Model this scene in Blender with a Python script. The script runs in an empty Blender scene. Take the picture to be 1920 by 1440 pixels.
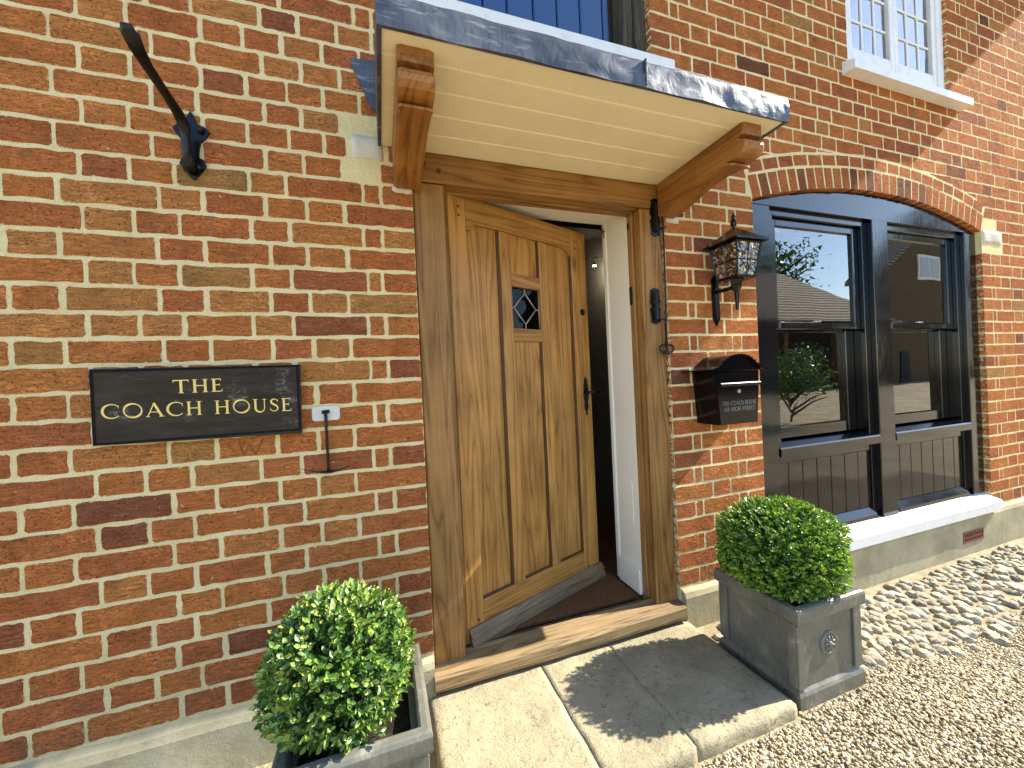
import bpy, bmesh, math, random
import numpy as np
from mathutils import Vector, Matrix, noise

random.seed(11)
rng = np.random.default_rng(11)
S = bpy.context.scene
COL = S.collection

# ------------------------------------------------------------------ camera
CAM = np.array([0.0, -1.56, 1.34])
FPX = 728.0
YAW, PITCH, ROLL = math.radians(18.7), math.radians(-0.31), math.radians(2.67)
_cy, _sy, _cp, _sp, _cr, _sr = math.cos(YAW), math.sin(YAW), math.cos(PITCH), math.sin(PITCH), math.cos(ROLL), math.sin(ROLL)
_f = np.array([_sy * _cp, _cy * _cp, _sp])
_r0 = np.array([_cy, -_sy, 0.0])
_d0 = np.cross(_f, _r0)
_r = _cr * _r0 + _sr * _d0
_d = -_sr * _r0 + _cr * _d0
cd = bpy.data.cameras.new('camera')
cam = bpy.data.objects.new('camera', cd)
COL.objects.link(cam)
cam.matrix_world = Matrix(((_r[0], -_d[0], -_f[0], CAM[0]), (_r[1], -_d[1], -_f[1], CAM[1]), (_r[2], -_d[2], -_f[2], CAM[2]), (0, 0, 0, 1)))
cd.sensor_fit = 'HORIZONTAL'
cd.sensor_width = 36.0
cd.lens = FPX / 1920 * 36.0
cd.clip_start = 0.02
cd.clip_end = 500
S.camera = cam

# ------------------------------------------------------------------ light
SUN = Vector((1.0, -0.115, 0.775)).normalized()
w = bpy.data.worlds.new('World')
S.world = w
w.use_nodes = True
wn = w.node_tree
sky = wn.nodes.new('ShaderNodeTexSky')
sky.sky_type = 'NISHITA'
sky.sun_disc = False
sky.sun_elevation = math.asin(SUN.z)
sky.sun_rotation = math.atan2(SUN.x, SUN.y)
sky.air_density = 1.0
sky.dust_density = 0.25
sky.ozone_density = 1.0
bg = wn.nodes['Background']
bg.inputs['Strength'].default_value = 0.115
wn.links.new(sky.outputs[0], bg.inputs['Color'])
sl = bpy.data.lights.new('sun', 'SUN')
sl.energy = 3.6
sl.angle = math.radians(0.5)
sl.color = (1.0, 0.93, 0.80)
so = bpy.data.objects.new('sun', sl)
COL.objects.link(so)
so.rotation_euler = SUN.to_track_quat('Z', 'Y').to_euler()
so.location = (8, -3, 9)

S.view_settings.view_transform = 'Standard'
S.view_settings.look = 'None'
S.view_settings.exposure = 1.92
S.view_settings.gamma = 1.0
S.view_settings.use_curve_mapping = False
S.cycles.max_bounces = 10
S.cycles.diffuse_bounces = 5
S.cycles.glossy_bounces = 5
S.cycles.transmission_bounces = 8
S.cycles.transparent_max_bounces = 12
S.cycles.caustics_reflective = False
S.cycles.caustics_refractive = False
S.cycles.sample_clamp_indirect = 6.0


# ------------------------------------------------------------------ node helpers
class Mat:
    def __init__(s, name):
        s.m = bpy.data.materials.new(name)
        s.m.use_nodes = True
        s.t = s.m.node_tree
        s.t.nodes.clear()

    def n(s, kind, _o=0, _a=None, **inp):
        nd = s.t.nodes.new('ShaderNode' + kind)
        for k, v in (_a or {}).items():
            setattr(nd, k, v)
        for k, v in inp.items():
            key = int(k[1:]) if k[0] == '_' and k[1:].isdigit() else k.replace('_', ' ')
            sk = nd.inputs[key]
            if isinstance(v, bpy.types.NodeSocket):
                s.t.links.new(v, sk)
            else:
                sk.default_value = v
        return nd if _o is None else nd.outputs[_o]

    def math(s, op, a, b=0.0, c=None, clamp=False):
        kw = dict(_0=a, _1=b)
        if c is not None:
            kw['_2'] = c
        return s.n('Math', _a=dict(operation=op, use_clamp=clamp), **kw)

    def mix(s, fac, a, b, mode='MIX'):
        nd = s.t.nodes.new('ShaderNodeMix')
        nd.data_type = 'RGBA'
        nd.blend_type = mode
        for i, v in ((0, fac), (6, a), (7, b)):
            if isinstance(v, bpy.types.NodeSocket):
                s.t.links.new(v, nd.inputs[i])
            else:
                nd.inputs[i].default_value = v if i == 0 else (*v[:3], 1)
        return nd.outputs[2]

    def ramp(s, fac, stops, interp='LINEAR'):
        nd = s.t.nodes.new('ShaderNodeValToRGB')
        nd.color_ramp.interpolation = interp
        el = nd.color_ramp.elements
        while len(el) < len(stops):
            el.new(0.5)
        for e, (p, c) in zip(el, stops):
            e.position = p
            e.color = (*c, 1) if not isinstance(c, (int, float)) else (c, c, c, 1)
        s.t.links.new(fac, nd.inputs[0])
        return nd.outputs[0]

    def pos(s, sx=1, sy=1, sz=1, obj=False, rnd=False):
        if obj:
            p = s.n('TexCoord', _o=3)
        else:
            p = s.n('NewGeometry', _o=0)
        if rnd:
            r = s.n('ObjectInfo', _o=5)
            r = s.n('VectorMath', _a=dict(operation='SCALE'), _0=s.n('CombineXYZ', X=r, Y=s.math('MULTIPLY', r, 3.7), Z=s.math('MULTIPLY', r, 7.1)), Scale=11.0)
            p = s.n('VectorMath', _a=dict(operation='ADD'), _0=p, _1=r)
        return s.n('VectorMath', _a=dict(operation='MULTIPLY'), _0=p, _1=(sx, sy, sz))

    def noise(s, vec, scale, detail=4, rough=0.55, dist=0.0, out=0):
        return s.n('TexNoise', _o=out, Vector=vec, Scale=scale, Detail=detail, Roughness=rough, Distortion=dist)

    def bump(s, h, strength=0.5, dist=0.002, normal=None):
        kw = dict(Height=h, Strength=strength, Distance=dist)
        if normal is not None:
            kw['Normal'] = normal
        return s.n('Bump', **kw)

    def bsdf(s, color, rough=0.7, normal=None, **kw):
        d = dict(Base_Color=color if isinstance(color, bpy.types.NodeSocket) else (*color, 1), Roughness=rough)
        d.update(kw)
        if normal is not None:
            d['Normal'] = normal
        b = s.n('BsdfPrincipled', **d)
        s.n('OutputMaterial', _o=None, Surface=b)
        return s.m


def lv(v):
    return (v, v, v)


def mk_brick():
    m = Mat('brick')
    t = m.n('Attribute', _o=2, _a=dict(attribute_name='tint'))
    base = m.ramp(t, [(0.0, (.12, .078, .050)), (.08, (.23, .092, .050)), (.22, (.40, .128, .060)), (.5, (.55, .178, .060)),
                      (.75, (.62, .228, .066)), (.9, (.61, .255, .080)), (1.0, (.49, .255, .085))])
    p = m.pos()
    ph = m.pos(1, 1, 4)
    n1 = m.noise(p, 9, 5, .6)
    n2 = m.noise(ph, 26, 5, .65, .6)
    n3 = m.noise(p, 260, 3, .6)
    speck = m.ramp(m.noise(p, 130, 2, .5), [(.60, 0.), (.66, 1.)])
    c = m.mix(1.0, base, m.ramp(n1, [(.25, lv(.58)), (.75, lv(1.32))]), 'MULTIPLY')
    c = m.mix(1.0, c, m.ramp(n2, [(.3, lv(.78)), (.6, lv(1.06))]), 'MULTIPLY')
    c = m.mix(m.math('MULTIPLY', speck, .6), c, (.07, .028, .018))
    wash = m.ramp(m.noise(p, 5.5, 4, .7), [(.62, 0.), (.78, .32)])
    c = m.mix(wash, c, (.46, .25, .14))
    buff = m.math('MULTIPLY', m.ramp(m.noise(m.pos(1, 1, 2), 13, 5, .7, .5), [(.50, 0.), (.66, .55)]), m.ramp(m.noise(p, 2.2, 3, .6), [(.42, .1), (.6, 1.)]))
    c = m.mix(buff, c, (.27, .155, .085))
    fleck = m.ramp(m.noise(p, 42, 2, .45), [(.735, 0.), (.75, .8)])
    c = m.mix(fleck, c, (.62, .52, .38))
    def att(k):
        return m.n('Attribute', _o=2, _a=dict(attribute_name=k))
    ed = m.math('MINIMUM', m.math('SUBTRACT', att('hx'), m.math('ABSOLUTE', att('lx'))), m.math('SUBTRACT', att('hz'), m.math('ABSOLUTE', att('lz'))))
    en = m.math('ADD', m.math('MULTIPLY', m.noise(p, 62, 5, .76), .032), -.0148)
    edge = m.math('MULTIPLY', m.math('SUBTRACT', en, ed), 900, clamp=True)
    mort = m.ramp(m.noise(p, 320, 3, .6), [(.33, (.48, .37, .19)), (.5, (.82, .68, .37))])
    crease = m.ramp(m.noise(m.pos(1, 1, 3.2), 30, 3, .6, 1.6), [(.44, 1.), (.5, 0.), (.56, 1.)])
    c = m.mix(m.math('MULTIPLY', m.math('SUBTRACT', 1.0, crease), m.ramp(n1, [(.45, 0.), (.6, .55)])), c, (.10, .035, .018))
    zc = m.n('SeparateXYZ', _o=2, Vector=m.n('NewGeometry', _o=0))
    grime = m.math('MULTIPLY', m.ramp(zc, [(.28, .5), (.55, 0.)]), m.ramp(m.noise(p, 6, 5, .7), [(.38, 0.), (.62, 1.)]))
    c = m.mix(grime, c, (.17, .10, .065))
    c = m.mix(edge, c, mort)
    h = m.math('ADD', m.math('MULTIPLY', n3, .45), m.math('MULTIPLY', n2, .8))
    h = m.math('ADD', h, m.math('MULTIPLY', crease, .22))
    h = m.math('ADD', h, m.math('MULTIPLY', m.noise(p, 58, 5, .62), 1.4))
    h = m.math('ADD', h, m.math('MULTIPLY', m.noise(m.pos(1, 1, 1.6), 19, 3, .55), 2.6))
    return m.bsdf(c, .9, m.bump(h, 1.0, .0075), Specular_IOR_Level=.03)


def mk_mortar():
    m = Mat('mortar')
    p = m.pos()
    n1 = m.noise(p, 7, 4, .6)
    n2 = m.noise(p, 320, 3, .6)
    c = m.ramp(n1, [(.3, (.77, .63, .33)), (.7, (.90, .78, .46))])
    c = m.mix(m.ramp(n2, [(.33, .55), (.45, 0.)]), c, (.33, .25, .14))
    low = m.ramp(m.n('SeparateXYZ', _o=2, Vector=m.n('NewGeometry', _o=0)), [(.25, .55), (.6, 0.)])
    low = m.math('MULTIPLY', low, m.ramp(m.noise(p, 11, 4, .6), [(.35, 0.), (.6, 1.)]))
    c = m.mix(low, c, (.36, .31, .21))
    h = m.math('ADD', n2, m.math('MULTIPLY', m.noise(p, 60, 4, .6), 1.6))
    return m.bsdf(c, .95, m.bump(h, .9, .006), Specular_IOR_Level=.03)


def mk_oak(name, axis, dark, mid, light, rough=.45, ring=9.0, spec=.4):
    """axis 0/1/2: the direction of the grain in object space"""
    m = Mat(name)
    sc = [1, 1, 1]
    sc[axis] = .055
    p = m.pos(*sc, obj=True, rnd=True)
    f = [1, 1, 1]
    f[axis] = .012
    pf = m.pos(*f, obj=True, rnd=True)
    n = m.noise(p, 9.0, 3, .45, .6)
    ringv = m.math('PINGPONG', m.math('MULTIPLY', n, ring * 2), .5)
    ringv = m.math('MULTIPLY', ringv, 2.0)
    fib = m.noise(pf, 330, 4, .75)
    fine = m.noise(pf, 800, 3, .6)
    line = m.math('POWER', ringv, .35)
    broad = m.noise(pf, 26, 3, .6)
    g = m.math('ADD', m.math('MULTIPLY', line, .40), m.math('ADD', m.math('MULTIPLY', fib, .30), m.math('ADD', m.math('MULTIPLY', fine, .16), m.math('MULTIPLY', broad, .20))))
    c = m.ramp(g, [(.30, dark), (.56, mid), (.84, light)])
    blot = m.noise(m.pos(1, 1, 1, obj=True, rnd=True), 3.2, 4, .6)
    c = m.mix(1.0, c, m.ramp(blot, [(.3, lv(.74)), (.7, lv(1.15))]), 'MULTIPLY')
    k = [1, 1, 1]
    k[axis] = .38
    vor = m.n('TexVoronoi', _o=0, _a=dict(feature='F1'), Vector=m.pos(*k, obj=True, rnd=True), Scale=3.0)
    knot = m.ramp(vor, [(.035, 1.), (.085, 0.)])
    c = m.mix(m.math('MULTIPLY', knot, .8), c, (dark[0] * .22, dark[1] * .2, dark[2] * .2))
    h = m.math('ADD', fib, m.math('MULTIPLY', ringv, .3))
    return m.bsdf(c, m.ramp(fib, [(.3, rough + .15), (.7, rough - .05)]), m.bump(h, .25, .0012), Specular_IOR_Level=spec)


def mk_paint(name, col, rough=.35, dirt=0.12, dirtcol=(.45, .36, .2), bump=.08, scale=6, coat=0.0):
    m = Mat(name)
    p = m.pos()
    n = m.noise(p, scale, 5, .65)
    c = m.mix(m.ramp(n, [(.5, 0.), (.8, dirt)]), col, dirtcol)
    c = m.mix(m.ramp(m.noise(p, 90, 3, .6), [(.66, 0.), (.74, dirt * 1.6)]), c, tuple(x * .5 for x in dirtcol))
    return m.bsdf(c, rough, m.bump(m.noise(p, 28, 4, .6), bump, .004), Coat_Weight=coat, Coat_Roughness=.08)


def mk_black_paint():
    m = Mat('black_gloss_paint')
    pv = m.pos(6, 6, .5)
    br = m.noise(pv, 14, 4, .6)
    sm = m.noise(m.pos(), 9, 4, .6)
    c = m.mix(m.ramp(m.noise(m.pos(), 13, 4, .7), [(.66, 0.), (.82, .22)]), (.003, .004, .007), (.04, .04, .035))
    h = m.math('ADD', m.math('MULTIPLY', br, .6), m.math('MULTIPLY', sm, .4))
    return m.bsdf(c, m.ramp(sm, [(.3, .04), (.75, .12)]), m.bump(h, .12, .004), Specular_IOR_Level=.6, Coat_Weight=.1, Coat_Roughness=.03)


def mk_iron(name='black_iron', rough=.27, bump=.22):
    m = Mat(name)
    p = m.pos()
    n = m.noise(p, 70, 4, .6)
    c = m.mix(m.ramp(m.noise(p, 20, 4, .6), [(.66, 0.), (.85, .35)]), (.0035, .0035, .0045), (.03, .02, .014))
    return m.bsdf(c, rough, m.bump(n, bump, .002), Specular_IOR_Level=.32)


def mk_lead():
    m = Mat('lead_sheet')
    p = m.pos()
    st = m.noise(m.pos(22, 6, 1.2), 9, 4, .65)
    sm = m.noise(m.pos(1.2, 2, 6), 8, 5, .65, .8)
    n = m.noise(p, 5, 4, .6)
    c = m.ramp(n, [(.3, (.045, .052, .066)), (.55, (.085, .095, .115)), (.75, (.15, .165, .185))])
    c = m.mix(m.ramp(st, [(.45, 0.), (.75, .5)]), c, (.025, .030, .042))
    c = m.mix(m.ramp(sm, [(.55, 0.), (.70, .5)]), c, (.48, .49, .48))
    zc = m.n('SeparateXYZ', _o=2, Vector=m.n('NewGeometry', _o=0))
    h = m.math('ADD', m.math('MULTIPLY', m.noise(p, 9, 3, .5, .8), 1.0), m.math('MULTIPLY', m.noise(p, 60, 3, .5), .12))
    return m.bsdf(c, m.ramp(n, [(.3, .32), (.7, .5)]), m.bump(h, .5, .010), Metallic=.35)


def mk_planter():
    m = Mat('lead_grey_fibreglass')
    p = m.pos()
    n = m.noise(p, 8, 5, .65, .4)
    c = m.ramp(n, [(.3, (.095, .093, .078)), (.6, (.155, .150, .122)), (.78, (.34, .325, .265))])
    c = m.mix(m.ramp(m.noise(m.pos(4, 4, .8), 18, 4, .7), [(.55, 0.), (.75, .45)]), c, (.34, .34, .31))
    return m.bsdf(c, m.ramp(n, [(.3, .24), (.7, .45)]), m.bump(m.noise(p, 55, 4, .6), .35, .003), Specular_IOR_Level=.5)


def mk_stone(name, a, b, spots=(.05, .05, .04), spot=.35, bump=.5, scale=5, bd=.004):
    m = Mat(name)
    p = m.pos()
    n = m.noise(p, scale, 5, .65)
    c = m.ramp(n, [(.3, a), (.7, b)])
    c = m.mix(m.ramp(m.noise(p, 46, 4, .7), [(.56, 0.), (.72, spot)]), c, spots)
    c = m.mix(m.ramp(m.noise(p, 210, 2, .6), [(.6, 0.), (.7, spot)]), c, spots)
    h = m.math('ADD', m.noise(p, 30, 6, .65), m.math('MULTIPLY', m.noise(p, 170, 3, .6), .35))
    return m.bsdf(c, .88, m.bump(h, bump, bd), Specular_IOR_Level=.25)


def mk_attr(name, attr, stops, rough=.6, bump=.3, bscale=120, **kw):
    m = Mat(name)
    t = m.n('Attribute', _o=2, _a=dict(attribute_name=attr))
    c = m.ramp(t, stops)
    p = m.pos()
    c = m.mix(1.0, c, m.ramp(m.noise(p, bscale, 3, .6), [(.3, lv(.8)), (.7, lv(1.15))]), 'MULTIPLY')
    return m.bsdf(c, rough, m.bump(m.noise(p, bscale, 3, .6), bump, .002), **kw)


def mk_glass(name='window_glass', ior=2.5, tint=(.86, .92, .9), wobble=(2.2, .035, .02)):
    m = Mat(name)
    wob = m.bump(m.noise(m.pos(), wobble[0], 2, .4), wobble[1], wobble[2])
    fr = m.n('Fresnel', IOR=ior, Normal=wob)
    a = m.n('BsdfTransparent', Color=(*tint, 1))
    b = m.n('BsdfGlossy', Color=(1, 1, 1, 1), Roughness=0.0, Normal=wob)
    mx = m.n('MixShader', _0=fr, _1=a, _2=b)
    m.n('OutputMaterial', _o=None, Surface=mx)
    return m.m


def mk_leaf(name, stops, rough=.37):
    m = Mat(name)
    t = m.n('Attribute', _o=2, _a=dict(attribute_name='lt'))
    c = m.ramp(t, stops)
    b = m.n('BsdfPrincipled', Base_Color=c, Roughness=rough, Specular_IOR_Level=.7)
    tr = m.n('BsdfTranslucent', Color=m.mix(1.0, c, (1.3, 1.4, .4), 'MULTIPLY'))
    m.n('OutputMaterial', _o=None, Surface=m.n('MixShader', _0=.18, _1=b, _2=tr))
    return m.m


def mk_plain(name, col, rough=.6, metallic=0.0, emit=None, **kw):
    m = Mat(name)
    if emit:
        kw.update(Emission_Color=(*emit[0], 1), Emission_Strength=emit[1])
    n = m.noise(m.pos(), 12, 4, .6)
    c = m.mix(1.0, col, m.ramp(n, [(.3, lv(.85)), (.7, lv(1.12))]), 'MULTIPLY')
    return m.bsdf(c, rough, None, Metallic=metallic, **kw)


BRICK, MORTAR = mk_brick(), mk_mortar()
OAK_POST = mk_oak('oak_post', 2, (.075, .032, .009), (.245, .118, .031), (.41, .222, .070), .5, 7.0)
OAK_BEAM = mk_oak('oak_beam', 0, (.075, .031, .008), (.245, .112, .028), (.40, .21, .062), .45, 7.0)
OAK_DOOR = mk_oak('oak_door_upright', 2, (.13, .052, .011), (.37, .176, .040), (.55, .30, .084), .38, 5.0, .5)
OAK_RAIL = mk_oak('oak_door_crosswise', 0, (.13, .052, .011), (.36, .168, .038), (.53, .285, .078), .38, 5.0, .5)
OAK_BRACKET = mk_oak('oak_bracket', 1, (.085, .028, .006), (.25, .098, .019), (.38, .168, .038), .38, 5.0, .5)
OAK_SILL = mk_oak('oak_weathered_sill', 0, (.055, .036, .018), (.20, .132, .060), (.37, .26, .130), .62, 11.0, .3)
OAK_BAR = mk_oak('oak_weathered_bar', 0, (.07, .047, .028), (.17, .115, .060), (.30, .22, .13), .5, 8.0, .4)
OLD_WOOD = mk_oak('old_dark_wood', 2, (.012, .011, .009), (.05, .042, .030), (.11, .095, .07), .8, 8.0, .2)
HALL_WOOD = mk_oak('hall_floor_wood', 1, (.07, .028, .012), (.14, .058, .024), (.20, .09, .04), .4, 8.0, .4)
CREAM = mk_paint('cream_paint', (.87, .78, .55), .42, .24, (.55, .42, .22), .05)
WHITE = mk_paint('white_paint', (.86, .83, .75), .40, .10, (.5, .46, .36), .06)
WHITE_OUT = mk_paint('weathered_white_paint', (.78, .78, .77), .45, .35, (.45, .42, .36), .15, 12)
BLUE = mk_paint('blue_gloss_paint', (.012, .050, .17), .25, .2, (.03, .08, .2), .1, 5, .3)
BLACK = mk_black_paint()
IRON = mk_iron()
IRON_GLOSS = mk_iron('black_enamel', .12, .03)
LEAD = mk_lead()
PLANTER = mk_planter()
SLAB = mk_stone('york_stone', (.26, .225, .14), (.45, .39, .25), (.085, .078, .055), .75, 1.0, 4.5, .007)
RENDER = mk_stone('cement_render', (.29, .255, .155), (.52, .46, .30), (.16, .15, .11), .35, .5, 4)
PALE_STONE = mk_stone('pale_stone', (.52, .47, .38), (.66, .61, .51), (.3, .27, .22), .3, .6, 14)
GOLD = mk_plain('gold_paint', (.74, .55, .16), .35, .15)
GREY_TEXT = mk_plain('grey_lettering', (.20, .21, .21), .5)
SILVER = mk_plain('steel', (.62, .62, .60), .25, .9)
BRASS = mk_plain('aged_brass', (.20, .13, .05), .4, .8)
GLASS = mk_glass()
OLD_GLASS = mk_glass('old_crown_glass', 4.2, (.86, .92, .96))
LGLASS = mk_glass('lantern_glass', 2.3, (.98, .99, .99), (26, .9, .02))
CLEAR = mk_glass('clear_plastic', 1.5, (.90, .92, .93))
LEADCAME = mk_plain('lead_came', (.42, .43, .44), .35, .6)
DARK_GLASS = mk_glass('leaded_glass', 1.18, (.45, .5, .5))
TERRA = mk_stone('terracotta', (.20, .085, .055), (.28, .12, .075), (.1, .05, .04), .3, .4, 20)
DARKHOLE = mk_plain('airbrick_void', (.02, .013, .01), .9)
SOIL = mk_stone('potting_soil', (.012, .009, .006), (.045, .032, .02), (.16, .12, .08), .35, 1.0, 40, .01)
COIR = mk_stone('coir_matting', (.10, .048, .020), (.19, .095, .040), (.05, .025, .012), .5, 1.0, 60, .006)
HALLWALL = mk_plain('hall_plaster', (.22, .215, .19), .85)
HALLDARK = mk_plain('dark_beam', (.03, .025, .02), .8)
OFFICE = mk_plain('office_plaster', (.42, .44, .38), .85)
GROUND = mk_stone('sandy_ground', (.40, .325, .20), (.60, .50, .33), (.16, .12, .08), .45, .8, 9, .01)
COBBLE_BED = mk_stone('cobble_mortar', (.24, .195, .12), (.40, .33, .21), (.12, .095, .06), .45, 1.0, 14, .008)
PEBBLE = mk_attr('pea_gravel', 'tint', [(0, (.10, .075, .05)), (.18, (.24, .175, .09)), (.45, (.42, .33, .19)), (.7, (.55, .46, .295)), (.88, (.66, .585, .43)), (1, (.38, .23, .11))], .6, .25, 150)
def mk_cobble():
    m = Mat('flint')
    r = m.n('ObjectInfo', _o=5)
    p = m.pos()
    c = m.ramp(r, [(0, (.15, .132, .10)), (.35, (.26, .228, .17)), (.7, (.38, .335, .25)), (1, (.32, .25, .155))])
    c = m.mix(m.ramp(m.noise(p, 34, 5, .7), [(.4, 0.), (.65, .75)]), c, (.48, .43, .325))
    c = m.mix(m.ramp(m.noise(p, 26, 4, .7), [(.58, 0.), (.72, .6)]), c, (.085, .078, .066))
    h = m.math('ADD', m.noise(p, 40, 5, .65), m.math('MULTIPLY', m.noise(p, 150, 3, .6), .3))
    return m.bsdf(c, .7, m.bump(h, .7, .005), Specular_IOR_Level=.15)


def mk_slate():
    m = Mat('worn_slate')
    p = m.pos()
    n = m.noise(m.pos(1, 1, 5), 7, 5, .65)
    c = m.ramp(n, [(.3, (.021, .015, .010)), (.7, (.052, .039, .027))])
    sc = m.math('MULTIPLY', m.ramp(m.noise(p, 11, 3, .5), [(.58, 0.), (.72, 1.)]), m.ramp(m.noise(m.pos(1, 1, 2.2), 60, 5, .75), [(.48, 0.), (.6, .55)]))
    c = m.mix(sc, c, (.30, .28, .25))
    c = m.mix(m.ramp(m.noise(m.pos(1, 1, 30), 9, 3, .6), [(.62, 0.), (.72, .22)]), c, (.18, .16, .14))
    return m.bsdf(c, m.ramp(n, [(.3, .45), (.7, .7)]), m.bump(m.noise(p, 60, 4, .6), .25, .002), Specular_IOR_Level=.15)


COBBLE, SLATE = mk_cobble(), mk_slate()
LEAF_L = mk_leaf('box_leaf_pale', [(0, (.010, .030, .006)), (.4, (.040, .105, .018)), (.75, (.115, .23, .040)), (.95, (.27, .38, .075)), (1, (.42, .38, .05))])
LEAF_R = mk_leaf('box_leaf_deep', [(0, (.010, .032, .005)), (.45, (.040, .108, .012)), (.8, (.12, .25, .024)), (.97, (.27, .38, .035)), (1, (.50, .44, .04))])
BARK = mk_plain('twig_bark', (.08, .06, .04), .9)

# ------------------------------------------------------------------ mesh helpers
ORG = {}


def put(name, v, f, mat, parent=None, smooth=False, origin=None, attr=None, recalc=True, auto=None):
    v = np.asarray(v, float)
    if origin is None:
        lo, hi = v.min(0), v.max(0)
        origin = (lo + hi) / 2
        origin[2] = lo[2]
    origin = np.asarray(origin, float)
    me = bpy.data.meshes.new(name)
    me.from_pydata((v - origin).tolist(), [], [tuple(int(i) for i in q) for q in f])
    if recalc:
        bm = bmesh.new()
        bm.from_mesh(me)
        bmesh.ops.recalc_face_normals(bm, faces=bm.faces)
        bm.to_mesh(me)
        bm.free()
    for m in (mat if isinstance(mat, (list, tuple)) else [mat]):
        me.materials.append(m)
    if attr:
        for k, val in attr.items():
            a = me.attributes.new(k, 'FLOAT', 'POINT')
            a.data.foreach_set('value', np.broadcast_to(np.asarray(val, np.float32), (len(v),)).copy())
    if smooth:
        me.polygons.foreach_set('use_smooth', [True] * len(me.polygons))
        if auto:
            me.set_sharp_from_angle(angle=math.radians(auto))
    o = bpy.data.objects.new(name, me)
    COL.objects.link(o)
    pw = ORG[parent.name] if parent is not None else np.zeros(3)
    o.parent = parent
    o.location = origin - pw
    ORG[o.name] = origin
    return o


def put_tris(name, v, tris, mat, parent=None, attr=None, smooth=False, origin=None):
    v = np.asarray(v, np.float32)
    if origin is None:
        origin = np.array([(v[:, 0].min() + v[:, 0].max()) / 2, (v[:, 1].min() + v[:, 1].max()) / 2, v[:, 2].min()])
    v = v - np.asarray(origin, np.float32)
    me = bpy.data.meshes.new(name)
    n = len(tris)
    me.vertices.add(len(v))
    me.vertices.foreach_set('co', v.ravel())
    me.loops.add(n * 3)
    me.loops.foreach_set('vertex_index', np.asarray(tris, np.int32).ravel())
    me.polygons.add(n)
    me.polygons.foreach_set('loop_start', np.arange(0, 3 * n, 3, dtype=np.int32))
    me.polygons.foreach_set('use_smooth', np.full(n, smooth))
    me.update(calc_edges=True)
    me.materials.append(mat)
    for k, val in (attr or {}).items():
        a = me.attributes.new(k, 'FLOAT', 'POINT')
        a.data.foreach_set('value', np.asarray(val, np.float32))
    o = bpy.data.objects.new(name, me)
    COL.objects.link(o)
    pw = ORG[parent.name] if parent is not None else np.zeros(3)
    o.parent = parent
    o.location = np.asarray(origin) - pw
    ORG[o.name] = np.asarray(origin, float)
    return o


def empty(name, loc, parent=None):
    o = bpy.data.objects.new(name, None)
    COL.objects.link(o)
    o.empty_display_size = .1
    pw = ORG[parent.name] if parent is not None else np.zeros(3)
    o.parent = parent
    o.location = np.asarray(loc, float) - pw
    ORG[o.name] = np.asarray(loc, float)
    return o


def tag(o, label=None, cat=None, group=None, kind=None):
    for k, v in (('label', label), ('category', cat), ('group', group), ('kind', kind)):
        if v:
            o[k] = v
    return o


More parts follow.
